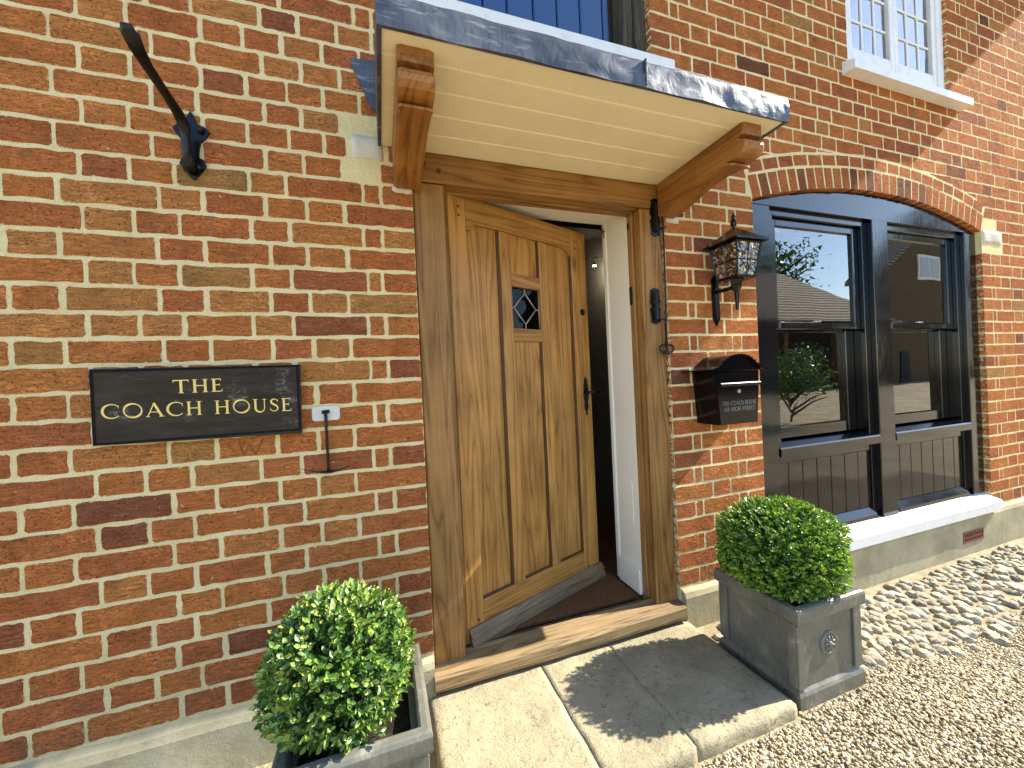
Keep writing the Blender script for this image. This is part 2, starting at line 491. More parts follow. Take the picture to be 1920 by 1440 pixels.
class MB:
    """collects verts and faces; M is an optional 4x4 applied to what is added"""

    def __init__(s, M=None):
        s.v, s.f, s.M = [], [], M

    def add(s, v, f):
        b = len(s.v)
        for p in v:
            p = Vector(p)
            s.v.append(tuple(s.M @ p) if s.M is not None else tuple(p))
        s.f += [tuple(i + b for i in q) for q in f]

    def box(s, x0, x1, y0, y1, z0, z1, c=0.0):
        if c <= 0:
            v = [(x, y, z) for x in (x0, x1) for y in (y0, y1) for z in (z0, z1)]
            s.add(v, [(0, 1, 3, 2), (4, 6, 7, 5), (0, 4, 5, 1), (2, 3, 7, 6), (0, 2, 6, 4), (1, 5, 7, 3)])
            return
        m = ((x0 + x1) / 2, (y0 + y1) / 2, (z0 + z1) / 2)
        h = ((x1 - x0) / 2, (y1 - y0) / 2, (z1 - z0) / 2)
        c = min(c, *(q * .45 for q in h))
        idx, v = {}, []
        for sx in (-1, 1):
            for sy in (-1, 1):
                for sz in (-1, 1):
                    sg = (sx, sy, sz)
                    for a in range(3):
                        idx[sx, sy, sz, a] = len(v)
                        v.append(tuple(m[i] + sg[i] * (h[i] - (0 if i == a else c)) for i in range(3)))
        f = []
        for a in range(3):
            b1, b2 = (a + 1) % 3, (a + 2) % 3
            for sa in (-1, 1):
                q = []
                for s1, s2 in ((-1, -1), (1, -1), (1, 1), (-1, 1)):
                    sg = [0, 0, 0]
                    sg[a], sg[b1], sg[b2] = sa, s1, s2
                    q.append(idx[sg[0], sg[1], sg[2], a])
                f.append(q)
            for s1 in (-1, 1):
                for s2 in (-1, 1):
                    q = []
                    for sa in (-1, 1):
                        sg = [0, 0, 0]
                        sg[a], sg[b1], sg[b2] = sa, s1, s2
                        pr = [idx[sg[0], sg[1], sg[2], b1], idx[sg[0], sg[1], sg[2], b2]]
                        q += pr if sa < 0 else pr[::-1]
                    f.append(q)
        for sx in (-1, 1):
            for sy in (-1, 1):
                for sz in (-1, 1):
                    f.append([idx[sx, sy, sz, a] for a in range(3)])
        s.add(v, f)

    def prism(s, poly, axis, a0, a1):
        """poly: 2-D points in the two other axes (order x,y,z without axis)"""
        def mk(p, a):
            q = list(p)
            q.insert(axis, a)
            return q
        n = len(poly)
        v = [mk(p, a0) for p in poly] + [mk(p, a1) for p in poly]
        f = [tuple(range(n)), tuple(range(2 * n - 1, n - 1, -1))]
        f += [(i, (i + 1) % n, n + (i + 1) % n, n + i) for i in range(n)]
        s.add(v, f)

    def tube(s, path, rad, n=10, cap=True, flat=None):
        P = [Vector(p) for p in path]
        R = rad if isinstance(rad, (list, tuple)) else [rad] * len(P)
        rings = []
        up = None
        for i, p in enumerate(P):
            t = (P[min(i + 1, len(P) - 1)] - P[max(i - 1, 0)]).normalized()
            if up is None:
                up = Vector((0, 0, 1)) if abs(t.z) < .9 else Vector((1, 0, 0))
            sx = t.cross(up).normalized()
            up = sx.cross(t).normalized()
            fl = flat[i] if flat else 1.0
            rings.append([p + R[i] * (math.cos(a) * sx + fl * math.sin(a) * up) for a in (2 * math.pi * k / n for k in range(n))])
        v = [q for r in rings for q in r]
        f = [(i * n + k, i * n + (k + 1) % n, (i + 1) * n + (k + 1) % n, (i + 1) * n + k) for i in range(len(P) - 1) for k in range(n)]
        if cap:
            f += [tuple(range(n)), tuple(range((len(P) - 1) * n, len(P) * n))]
        s.add(v, f)

    def lathe(s, prof, cx, cy, n=16, z0=0.0):
        v = [(cx + r * math.cos(2 * math.pi * k / n), cy + r * math.sin(2 * math.pi * k / n), z0 + z) for r, z in prof for k in range(n)]
        m = len(prof)
        f = [(i * n + k, i * n + (k + 1) % n, (i + 1) * n + (k + 1) % n, (i + 1) * n + k) for i in range(m - 1) for k in range(n)]
        f += [tuple(range(n)), tuple(range((m - 1) * n, m * n))]
        s.add(v, f)

    def rough(s, x0, x1, y0, y1, z0, z1, step=.03, amp=.004, seed=0, rnd=.012, freq=9.0, joined=(False, False)):
        """a box of gridded faces, worn at its edges"""
        bm = bmesh.new()
        nx, ny, nz = (max(1, int(round((b - a) / step))) for a, b in ((x0, x1), (y0, y1), (z0, z1)))
        dims = ((x0, x1, nx), (y0, y1, ny), (z0, z1, nz))
        vid, v, f = {}, [], []

        def vert(i, j, k):
            if (i, j, k) not in vid:
                p = [x0 + (x1 - x0) * i / nx, y0 + (y1 - y0) * j / ny, z0 + (z1 - z0) * k / nz]
                inner = (i == 0 and joined[0]) or (i == nx and joined[1])
                e = sum(1 for q, n_ in ((i, nx), (j, ny), (k, nz)) if q in (0, n_)) - (1 if inner else 0)
                c = [(x0 + x1) / 2, (y0 + y1) / 2, (z0 + z1) / 2]
                for a, (q, n_) in enumerate(((i, nx), (j, ny), (k, nz))):
                    if e >= 2 and q in (0, n_) and not (a == 0 and inner):
                        p[a] += rnd * (.35 if e == 2 else .5) * (1 if q == 0 else -1)
                nv = noise.noise_vector(Vector(p) * freq + Vector((seed, seed * 2.1, 0)))
                vid[i, j, k] = len(v)
                v.append([p[a] + nv[a] * amp for a in range(3)])
            return vid[i, j, k]
        for a in range(3):
            b1, b2 = (a + 1) % 3, (a + 2) % 3
            for side in (0, dims[a][2]):
                for i in range(dims[b1][2]):
                    for j in range(dims[b2][2]):
                        q = []
                        for di, dj in ((0, 0), (1, 0), (1, 1), (0, 1)):
                            g = [0, 0, 0]
                            g[a], g[b1], g[b2] = side, i + di, j + dj
                            q.append(vert(*g))
                        f.append(q)
        bm.free()
        s.add(v, f)

    def put(s, name, mat, parent=None, **kw):
        return put(name, s.v, s.f, mat, parent, **kw)


def box(name, x0, x1, y0, y1, z0, z1, mat, parent=None, c=0.0, M=None, **kw):
    b = MB(M)
    b.box(x0, x1, y0, y1, z0, z1, c)
    return b.put(name, mat, parent, **kw)


def project(p):
    d = np.asarray(p, float) - CAM
    z = d @ _f
    if z < .05:
        return None
    return 960 + FPX * (d @ _r) / z, 720 + FPX * (d @ _d) / z


def ground_z(x, y):
    t = min(1.0, max(0.0, (x - 1.75) / .95))
    t = t * t * (3 - 2 * t)
    z = .085 + (.005 - .085) * t
    k = min(1.0, max(0.0, (-y - 2.5) / 6))
    return z * (1 - k)


# ------------------------------------------------------------------ setting: ground
xs = sorted(set([-120, -60, -30, -15, -8, -5] + list(np.round(np.arange(-3, 8.01, .25), 3)) + [9, 11, 14, 18, 25, 40, 70, 120]))
ys = sorted(set([-120, -60, -30, -18, -12, -9, -7, -6, -5, -4] + list(np.round(np.arange(-3, .31, .15), 3)) + [2, 5, 10, 30, 80]))
gv = [(x, y, ground_z(x, y)) for x in xs for y in ys]
ny_ = len(ys)
gf = [(i * ny_ + j, (i + 1) * ny_ + j, (i + 1) * ny_ + j + 1, i * ny_ + j + 1) for i in range(len(xs) - 1) for j in range(ny_ - 1)]
def mk_yard():
    m = Mat('yard_gravel')
    p = m.pos()
    c = m.ramp(m.noise(p, 9, 5, .65), [(.3, (.38, .31, .19)), (.7, (.60, .50, .33))])
    c = m.mix(1.0, c, m.ramp(m.noise(p, 1.1, 5, .7), [(.3, lv(.62)), (.7, lv(1.15))]), 'MULTIPLY')
    c = m.mix(1.0, c, m.ramp(m.noise(p, 24, 4, .8), [(.35, lv(.6)), (.65, lv(1.2))]), 'MULTIPLY')
    h = m.math('ADD', m.noise(p, 30, 6, .65), m.math('MULTIPLY', m.noise(p, 5, 4, .6), 2.0))
    return m.bsdf(c, .9, m.bump(h, .9, .03), Specular_IOR_Level=.1)


GROUND = mk_yard()
tag(put('ground', gv, gf, GROUND, smooth=True, origin=(0, 0, 0)), kind='structure')

# ------------------------------------------------------------------ the coach house
house = tag(empty('coach_house', (0.75, 0, 0)), 'red brick coach house with an oak door ajar under a lead canopy and black windows', 'house')
wall = MB()
TOP = 5.55
AX, AR = 3.05, 4.04
AZ = 2.426 - AR
AHALF = math.asin(1.108 / AR)
wall.box(-3.2, .152, 0, .3, 0, TOP)
wall.box(.152, 1.355, 0, .3, 2.275, 2.80)
wall.box(.152, .20, 0, .3, 2.80, TOP)
wall.box(1.325, 1.355, 0, .3, 2.80, TOP)
wall.box(1.355, 1.943, 0, .3, 0, TOP)
arc = [(AX + AR * math.sin(a), AZ + AR * math.cos(a)) for a in np.linspace(-AHALF, AHALF, 25)]
wall.prism(arc + [(4.157, 3.10), (1.943, 3.10)], 1, 0, .3)
wall.box(1.943, 2.77, 0, .3, 3.10, TOP)
wall.box(3.83, 4.157, 0, .3, 3.10, TOP)
wall.box(1.943, 4.157, 0, .3, 0, .32)
wall.box(4.157, 6.2, 0, .3, 0, TOP)
wall.box(.152, 1.355, .07, .3, 0, .15)
wallo = wall.put('wall', MORTAR, house)

# --- bricks
CO, Z0 = .0832, .536
STONES = [(-.072, .058, 2.196, 2.302), (4.159, 4.425, 2.178, 2.288)]


def clip(poly, n, d):
    out = []
    for i, p in enumerate(poly):
        q = poly[(i + 1) % len(poly)]
        a, b = p[0] * n[0] + p[1] * n[1] - d, q[0] * n[0] + q[1] * n[1] - d
        if a >= 0:
            out.append(p)
        if (a >= 0) != (b >= 0):
            t = a / (a - b)
            out.append((p[0] + (q[0] - p[0]) * t, p[1] + (q[1] - p[1]) * t))
    return out


def area(poly):
    return .5 * sum(p[0] * q[1] - q[0] * p[1] for p, q in zip(poly, poly[1:] + poly[:1]))


def brick_mesh(poly, front, back, wob, rad, seg=.046):
    """poly counter-clockwise in x,z; outline roughened, front face proud of the mortar"""
    ol = []
    n = len(poly)
    for i in range(n):
        p, q, r = np.array(poly[i - 1]), np.array(poly[i]), np.array(poly[(i + 1) % n])
        l1, l2 = np.linalg.norm(q - p), np.linalg.norm(r - q)
        c = min(random.uniform(*rad), .3 * l1, .3 * l2)
        a, b = q + (p - q) / max(l1, 1e-6) * c, q + (r - q) / max(l2, 1e-6) * c
        ol += [a, b]
        k = int(l2 // seg)
        e = (r - q) / max(l2, 1e-6)
        nn = np.array([e[1], -e[0]])
        for j in range(1, k + 1):
            s = j / (k + 1)
            ol.append(q + (r - q) * s + nn * random.uniform(-wob, wob * .6))
    c = np.mean(ol, axis=0)
    m = len(ol)
    ins = .0022
    v = []
    for p in ol:
        v.append((p[0], back, p[1]))
    tilt = random.uniform(-.00025, .00025)
    tz = random.uniform(-.00025, .00025)
    for p in ol:
        d = c - p
        q = p + d / max(np.linalg.norm(d), 1e-6) * ins
        v.append((q[0], min(front + tilt * (q[0] - c[0]) * 10 + tz * (q[1] - c[1]) * 20, -.0004), q[1]))
    f = [(i, (i + 1) % m, m + (i + 1) % m, m + i) for i in range(m)] + [tuple(range(m, 2 * m))]
    hx, hz = (max(p[0] for p in ol) - min(p[0] for p in ol)) / 2, (max(p[1] for p in ol) - min(p[1] for p in ol)) / 2
    mx, mz = (max(p[0] for p in ol) + min(p[0] for p in ol)) / 2, (max(p[1] for p in ol) + min(p[1] for p in ol)) / 2
    at = [(q[0] - mx, q[2] - mz, hx, hz) for q in v]
    return v, f, at


def brick_attr(t, at):
    at = np.array(at)
    return dict(tint=t, lx=at[:, 0], lz=at[:, 1], hx=at[:, 2], hz=at[:, 3])


BR = []   # (verts, faces, tint, name, screen size)


def tint_for(x, z):
    r = random.random()
    if r < .007:
        return random.uniform(.03, .08)
    if r < .05:
        return random.uniform(.12, .32)
    t = random.gauss(.64, .15)
    ol = math.exp(-((x + .45) / .45) ** 2 - ((z - 1.62) / .28) ** 2)
    if random.random() < ol * .5:
        t = random.uniform(.88, 1.0)
    if z < .75 and x < .2:
        t -= .05
    if x > 1.3:
        t -= .04
    return min(1, max(.1, t))


def scr_area(x0, x1, z0, z1):
    cs = [project((x, 0, z)) for x, z in ((x0, z0), (x1, z0), (x1, z1), (x0, z1))]
    if any(c is None for c in cs):
        return 0
    u, v = [c[0] for c in cs], [c[1] for c in cs]
    if max(u) < 0 or min(u) > 1920 or max(v) < 0 or min(v) > 1440:
        return 0
    # behind the canopy, the sign, the shrubs
    cx, cz = (x0 + x1) / 2, (z0 + z1) / 2
    if .1 < cx < 1.45 and 2.35 < cz < 2.80:
        return 0
    if -.83 < cx < -.28 and 1.21 < cz < 1.43:
        return 0
    w_ = (min(max(u), 1920) - max(min(u), 0)) * (min(max(v), 1440) - max(min(v), 0))
    return max(w_, 0)


def add_brick(x0, x1, k, j, eL=False, eR=False, left=True, depth=.05):
    z0 = Z0 + CO * k + j[1] / 2 + random.uniform(-.0012, .0012)
    z1 = Z0 + CO * (k + 1) - j[1] / 2 + random.uniform(-.0012, .0012)
    jx = j[0]
    a = x0 + (-.003 if eL else jx / 2) + random.uniform(-.002, .002) * (0 if eL else 1)
    b = x1 - (-.003 if eR else jx / 2) + random.uniform(-.002, .002) * (0 if eR else 1)
    if z1 < .29 or z1 > TOP:
        return
    for s in STONES:
        if a < s[1] and b > s[0] and z0 < s[3] and z1 > s[2]:
            if (a + b) / 2 > s[1] and b - s[1] > .04:
                a = s[1] + .01
            elif (a + b) / 2 < s[0] and s[0] - a > .04:
                b = s[0] - .01
            else:
                return
    poly = [(a, z0), (b, z0), (b, z1), (a, z1)]
    RO = AR + .203
    cx, cz = (a + b) / 2, (z0 + z1) / 2
    if 1.7 < cx < 4.5 and 2.1 < cz < 2.95:
        lim = AHALF * 1.0
        th = math.atan2(cx - AX, cz - AZ)
        if abs(th) < lim + .004:
            poly2 = clip(poly, (math.sin(th), math.cos(th)), RO + .004 + math.sin(th) * AX + math.cos(th) * AZ)
            p2 = poly2
            for px, pz in ((a, z0), (b, z0)):
                t2 = math.atan2(px - AX, pz - AZ)
                if abs(t2) < lim:
                    p2 = clip(p2, (math.sin(t2), math.cos(t2)), RO + .002 + math.sin(t2) * AX + math.cos(t2) * AZ) if len(p2) > 2 else p2
            poly = p2
        # the skewbacks
        if len(poly) > 2:
            for sg in (-1, 1):
                if sg * (cx - AX) > 0 and abs(th) >= lim - .03 and math.hypot(cx - AX, cz - AZ) < RO + .02:
                    nx_, nz_ = sg * math.cos(lim), -math.sin(lim)
                    poly = clip(poly, (nx_, nz_), nx_ * AX + nz_ * AZ + .006)
        if len(poly) < 3 or area(poly) < .0009:
            return
        # what lies inside the window opening
        if 1.95 < cx < 4.15 and cz < AZ + math.sqrt(AR ** 2 - (cx - AX) ** 2):
            return
    front = -random.uniform(.0006, .0026) if left else -random.uniform(.0002, .0014)
    back = depth if (eL or eR) else .004
    v, f, at = brick_mesh(poly, front, back, .0042 if left else .0026, (.002, .009))
    BR.append((v, f, tint_for(cx, cz), at, scr_area(a, b, z0, z1)))


def run(edges, k, j, left=True, eL=False, eR=False, depth=.05):
    for i in range(len(edges) - 1):
        add_brick(edges[i], edges[i + 1], k, j, eL and i == 0, eR and i == len(edges) - 2, left, depth)


def flemish(x0, x1, k, phase):
    """edges between x0 and x1; bond runs on a .37 m period"""
    e = [x0]
    n0 = math.floor((x0 - phase) / .37) - 1
    ed = []
    for n in range(n0, n0 + 40):
        b = phase + n * .37
        ed += [b, b + .245]
    for q in ed:
        if x0 + .05 < q < x1 - .05:
            e.append(q + random.uniform(-.006, .006))
    e.append(x1)
    out = [e[0]]
    for q in e[1:]:
        # a few stretchers are made of two headers
        if q - out[-1] > .2 and random.random() < .10:
            out.append((q + out[-1]) / 2 + random.uniform(-.01, .01))
        out.append(q)
    return out


JL, JR = (.0095, .0100), (.0070, .0080)
for k in range(-4, 60):
    zz = Z0 + CO * (k + .5)
    odd = k % 2
    # left of the door
    if odd:
        near = [-.906, -.66, -.537, -.349, -.225, -.1, .151]
    else:
        near = [-.85, -.725, -.606, -.40, -.281, -.032, .028, .151]
    if 19 <= k <= 24 and not odd:
        near = [-.84, -.72, -.52, -.396, -.274, -.154, -.026, .151]
    elif 18 <= k <= 25 and odd:
        near = [-.906, -.66, -.539, -.339, -.22, -.097, .03, .151]
    near = [near[0]] + [q + random.uniform(-.006, .006) for q in near[1:-1]] + [near[-1]]
    far_ = [-3.2]
    q = near[0]
    seq = [.125, .245] if odd else [.245, .125]
    back_ = []
    i = 0
    while q > -3.1:
        q -= seq[i % 2] + random.uniform(-.006, .006)
        i += 1
        back_.append(q)
    edges = back_[::-1] + near
    run(edges, k, JL, True, eR=zz < 2.2, depth=.02)
    # above the door and beside the loft door
    if 2.30 < zz < 2.76:
        run(flemish(.151, 1.356, k, .15 + .185 * odd), k, JR, False)
    # pier
    if zz < 2.30:
        if odd:
            e = [1.356, 1.476, 1.526, 1.762, 1.822, 1.942]
        else:
            e = [1.356, 1.592, 1.712, 1.942]
        e = [e[0]] + [q + random.uniform(-.005, .005) for q in e[1:-1]] + [e[-1]]
        run(e, k, JR, False, eL=True, eR=True, depth=.03)
    # right of the loft door
    x0 = 1.356 if zz < 2.80 else 1.324
    if zz > 2.30:
        right_end = 2.771 if zz > 3.12 else 6.2
        if odd:
            e = [x0, x0 + .12, x0 + .175] + flemish(x0 + .175, right_end, k, x0 + .175)[1:]
        else:
            e = [x0] + flemish(x0, right_end, k, x0 + .0)[1:]
        if right_end < 3:
            if odd:
                e = [q for q in e if q < right_end - .2] + [right_end - .17, right_end - .12, right_end]
        run(e, k, JR, False, eL=zz > 2.80, eR=right_end < 3, depth=.1)
    # right of the upper window, right of the lower window
    if zz > 3.12 or zz <= 2.30:
        x0 = 3.829 if zz > 3.12 else 4.156
        if odd:
            e = [x0, x0 + .115, x0 + .165] + flemish(x0 + .165, 6.2, k, x0 + .165)[1:]
        else:
            e = [x0] + flemish(x0, 6.2, k, x0)[1:]
        run(e, k, JR, False, eL=True, depth=.08)

order = sorted(range(len(BR)), key=lambda i: -BR[i][4])
chosen = set(order[:300])
rest_v, rest_f, rest_t, rest_a = [], [], [], []
for i, (v, f, t, at, a) in enumerate(BR):
    if i in chosen and a > 0:
        put('brick', v, f, BRICK, wallo, attr=brick_attr(t, at))
    else:
        b = len(rest_v)
        rest_v += v
        rest_f += [tuple(q + b for q in x) for x in f]
        rest_t += [t] * len(v)
        rest_a += at
tag(put('brick', rest_v, rest_f, BRICK, wallo, attr=brick_attr(np.array(rest_t), rest_a)), kind='stuff')

# arch rings
def arch_ring(r0, r1, n, half, depth, jr, tints):
    for i in range(n):
        a0, a1 = -half + 2 * half * i / n, -half + 2 * half * (i + 1) / n
        g = jr / r0 / 2
        a0, a1 = a0 + g + random.uniform(-.0003, .0003), a1 - g + random.uniform(-.0003, .0003)
        e = random.uniform(-.002, .002)
        P = [(AX + r * math.sin(a), AZ + r * math.cos(a)) for r, a in ((r0 + e, a0), (r0 + e, a1), (r1 + e, a1), (r1 + e, a0))]
        v, f, at = brick_mesh(P, -random.uniform(.0004, .002), depth, .0014, (.002, .006))
        at = [(0, 0, .5, .5)] * len(v)
        put('arch_brick', v, f, BRICK, wallo, attr=brick_attr(tints(), at))


arch_ring(AR - .006, AR + .120, 30, AHALF, .06, .010, lambda: random.choice([.1, .15, .3, .4, .45, .5, .55, .6, .65]))
arch_ring(AR + .132, AR + .194, 19, AHALF * .985, .004, .011, lambda: random.uniform(.25, .6))
for s in STONES:
    b = MB()
    b.rough(s[0] + .006, s[1] - .006, -.004, .05, s[2] + .006, s[3] - .006, .025, .003, s[0], .006)
    b.put('stone_block', PALE_STONE, wallo, smooth=True)
# brick corbels under the two brackets
for x0 in (.07, 1.36):
    b = MB()
    b.rough(x0, x0 + .085, -.006, .05, 2.085, 2.125, .02, .004, x0, .01)
    b.put('corbel_tile', PALE_STONE, wallo, smooth=True)

# plinth of cement render
for x0, x1 in ((-3.2, .149), (1.36, 6.2)):
    b = MB()
    nx = int((x1 - x0) / .06)
    prof = [(-.033, -.05), (-.033, .245), (-.024, .268), (.003, .281), (.003, -.05)]
    v, f = [], []
    for i in range(nx + 1):
        x = x0 + (x1 - x0) * i / nx
        for j_, (y, z) in enumerate(prof):
            d = noise.noise(Vector((x * 5, z * 9, 3))) * .0035 if j_ < 4 else 0
            v.append((x, y + d, z + (noise.noise(Vector((x * 7, 1, 9))) * .005 if j_ in (2, 3) else 0)))
    m_ = len(prof)
    for i in range(nx):
        for j_ in range(m_):
            f.append((i * m_ + j_, (i + 1) * m_ + j_, (i + 1) * m_ + (j_ + 1) % m_, i * m_ + (j_ + 1) % m_))
    f += [tuple(range(m_)), tuple(range(nx * m_, (nx + 1) * m_))]
    b.add(v, f)
    b.put('plinth', RENDER, house)

# air brick
ab = empty('air_brick', (3.82, -.03, .095), house)
b = MB()
for zz_ in (.095, .127, .159):
    b.box(3.70, 3.94, -.037, -.02, zz_, zz_ + .012)
for i in range(10):
    xx = 3.70 + i * .0255
    for zz_ in (.107, .139):
        b.box(xx, xx + .0105, -.0365, -.02, zz_, zz_ + .02)
b.put('grille', TERRA, ab)
box('void', 3.705, 3.935, -.0345, -.022, .1, .168, DARKHOLE, ab)

# roof: deep eaves that shade the front
b = MB()
b.prism([(-.82, 5.60), (-.82, 5.66), (3.2, 8.2), (3.2, 8.1), (.32, 5.58), (-.80, 5.58)], 0, -4.6, 6.86)
b.put('roof', mk_plain('clay_roof', (.12, .07, .05), .8), house)
b = MB()
b.box(-3.2, 6.2, .3, 6.0, 2.72, 2.8)
b.put('upper_floor', HALLWALL, house)
b = MB()
b.box(-3.3, -3.2, .0, 6.0, 0, 5.5)
b.box(6.2, 6.3, .0, 6.0, 0, 5.5)
b.box(-3.3, 6.3, 6.0, 6.1, 0, 6.0)
b.put('outer_wall', MORTAR, house)

# ------------------------------------------------------------------ rooms behind the openings
hall = empty('entrance_hall', (.75, 2, .2), house)
box('floor', -.9, 1.84, .31, 4.2, .12, .2, HALL_WOOD, hall)
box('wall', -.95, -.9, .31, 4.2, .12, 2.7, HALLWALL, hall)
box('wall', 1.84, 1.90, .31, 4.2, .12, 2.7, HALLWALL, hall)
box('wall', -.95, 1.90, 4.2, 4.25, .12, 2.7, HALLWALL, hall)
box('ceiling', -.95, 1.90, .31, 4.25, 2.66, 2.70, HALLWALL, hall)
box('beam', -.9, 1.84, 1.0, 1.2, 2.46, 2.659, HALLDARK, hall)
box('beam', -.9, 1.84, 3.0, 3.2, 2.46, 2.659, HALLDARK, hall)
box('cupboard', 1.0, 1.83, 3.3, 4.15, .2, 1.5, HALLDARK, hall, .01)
office = empty('office', (3.05, 2, .2), house)
box('floor', 1.92, 4.6, .31, 3.2, .12, .2, HALL_WOOD, office)
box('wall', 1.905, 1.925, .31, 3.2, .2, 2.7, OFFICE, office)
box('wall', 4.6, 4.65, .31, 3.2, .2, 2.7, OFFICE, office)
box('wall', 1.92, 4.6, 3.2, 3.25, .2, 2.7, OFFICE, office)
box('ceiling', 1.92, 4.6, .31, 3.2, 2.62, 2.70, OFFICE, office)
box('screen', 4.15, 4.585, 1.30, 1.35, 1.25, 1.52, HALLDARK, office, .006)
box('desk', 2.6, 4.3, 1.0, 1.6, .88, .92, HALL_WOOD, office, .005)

# ------------------------------------------------------------------ door frame
df = tag(empty('door_frame', (.75, .02, .15), house), 'honey oak door frame of heavy pegged timbers')
b = MB()
b.box(.155, .281, .018, .075, .19, 2.156, .006)
b.box(.155, .30, .076, .12, .19, 2.156, .004)
b.put('post', OAK_POST, df)
b = MB()
b.box(1.229, 1.352, .018, .075, .19, 2.156, .006)
b.box(1.218, 1.345, .0752, .115, .19, 2.15, .004)
b.put('post', OAK_POST, df)
b = MB()
b.box(.155, 1.352, .012, .078, 2.158, 2.277, .006)
b.box(.20, 1.31, .0782, .12, 2.150, 2.277, .003)
b.put('lintel', OAK_BEAM, df)
b = MB()
pr = [(-.046, .158), (-.050, .172), (-.047, .207), (-.037, .217), (.045, .228), (.06, .232), (.062, .2), (.12, .2), (.12, .15), (-.02, .15)]
nx = 40
v, f = [], []
for i in range(nx + 1):
    x = .146 + (1.352 - .146) * i / nx
    for j_, (y, z) in enumerate(pr):
        q = noise.noise(Vector((x * 4.0, j_ * .7, 5)))
        v.append((x, y + (q * .006 if j_ < 4 else 0), z + (q * .004 if j_ in (2, 3, 4) else 0)))
m_ = len(pr)
for i in range(nx):
    for j_ in range(m_):
        f.append((i * m_ + j_, (i + 1) * m_ + j_, (i + 1) * m_ + (j_ + 1) % m_, i * m_ + (j_ + 1) % m_))
f += [tuple(range(m_)), tuple(range(nx * m_, (nx + 1) * m_))]
b.add(v, f)
b.put('sill', OAK_SILL, df)
box('draught_strip', .30, 1.215, .064, .085, .2, .222, mk_plain('red_brown_strip', (.07, .025, .018), .5), df, .003)
for x, z in ((.20, 2.225), (.262, 2.205)):
    b = MB()
    b.tube([(x, .0135, z), (x, .0085, z)], [.0105, .0095], 12)
    b.put('peg', mk_plain('dark_peg', (.07, .03, .012), .6), df)

# white reveal behind the frame
rv = empty('reveal_lining', (1.2, .2, .22), house)
box('jamb_board', 1.221, 1.26, .117, .30, .22, 2.2, WHITE, rv, .003)
box('jamb_board', .17, .20, .122, .34, .22, 2.2, WHITE, rv, .003)
box('casing', 1.214, 1.262, .302, .335, .22, 2.215, WHITE, rv, .004)
box('soffit_board', .201, 1.2205, .1215, .335, 2.195, 2.22, WHITE, rv, .002)
box('skirting', 1.206, 1.2205, .1175, .301, .22, .352, WHITE, rv, .006)
box('access_panel', 1.2185, 1.2208, .165, .262, .56, .79, WHITE, rv, .001)
b = MB()
b.tube([(1.212, .318, 2.165), (1.205, .314, 2.158), (1.206, .312, 2.14), (1.212, .312, 2.13), (1.212, .316, 2.115)], .004, 8)
b.lathe([(.002, 0), (.009, .004), (.009, .016), (.002, .02)], 1.209, .311, 10, 2.135)
b.put('hook', BRASS, rv, smooth=True)
box('strike_plate', 1.2135, 1.2175, .088, .108, 1.70, 1.79, IRON, rv, .001)
box('strike_plate', 1.2135, 1.2175, .092, .106, 2.08, 2.11, IRON, rv, .001)

# ------------------------------------------------------------------ door leaf (hinged on the inner side, 20 degrees open)
HX, HY, DW = .304, .08, .887
ANG = math.atan2(.39 - .08, 1.135 - .304)
DM = Matrix.Translation((HX, HY, 0)) @ Matrix.Rotation(ANG, 4, 'Z')
door = tag(empty('door', (HX, HY, .22), house), 'polished oak door with three long panels standing half open')
DZ0, DZ1 = .225, 2.16


def dbox(name, u0, u1, y0, y1, z0, z1, mat, c=.004):
    return box(name, u0, u1, y0, y1, z0, z1, mat, door, c, M=DM)


def plank_oak(name, u0, u1, y0, y1, z0, z1, mat, c=.004, poly=None):
    """door timbers keep their own axes: object space turned with the door"""
    b = MB()
    if poly:
        b.prism(poly, 1, y0, y1)
    else:
        b.box(u0, u1, y0, y1, z0, z1, c)
    v = np.array(b.v)
    o = (v.min(0) + v.max(0)) / 2
    me_o = put(name, v - o, b.f, mat, door, origin=(0, 0, 0))
    wpos = DM @ Vector(o)
    me_o.location = np.array(wpos) - ORG[door.name]
    me_o.rotation_euler = (0, 0, ANG)
    ORG[me_o.name] = np.array(wpos)
    return me_o


T = .05
plank_oak('stile', 0, .088, 0, T, DZ0, DZ1, OAK_DOOR, .003)
plank_oak('stile', .768, DW, 0, T, DZ0, DZ1, OAK_DOOR, .003)
# arched top rail with dropped shoulders at both ends
tr = [(.0885, 2.16), (.0885, 2.018), (.108, 2.018), (.118, 2.035), (.14, 2.05), (.2715, 2.053), (.5825, 2.051), (.70, 2.049), (.735, 2.035), (.748, 2.012), (.7675, 2.012), (.7675, 2.16)]
plank_oak('rail', 0, 0, .0005, T, 0, 0, OAK_RAIL, poly=tr)
plank_oak('rail', .0885, .7675, .0005, T, DZ0, .385, OAK_RAIL, .003)
plank_oak('muntin', .2725, .337, .001, T, .3855, 2.051, OAK_DOOR, .003)
plank_oak('muntin', .524, .5815, .001, T, .3855, 2.049, OAK_DOOR, .003)
plank_oak('cross_rail', .3375, .5235, .0015, T, 1.80, 1.861, OAK_RAIL, .003)
plank_oak('cross_rail', .3375, .5235, .0015, T, 1.537, 1.598, OAK_RAIL, .003)
plank_oak('panel', .083, .277, .016, .034, .38, 2.058, OAK_DOOR, .002)
plank_oak('panel', .577, .773, .016, .034, .38, 2.056, OAK_DOOR, .002)
plank_oak('panel', .332, .529, .016, .034, .38, 1.54, OAK_DOOR, .002)
plank_oak('panel', .332, .529, .016, .034, 1.857, 2.055, OAK_DOOR, .002)
GROOVE_DARK = mk_oak('oak_groove_dark', 2, (.035, .013, .004), (.075, .030, .008), (.12, .05, .015), .5)  # darker oak: the dark of the panel grooves is put into the colour
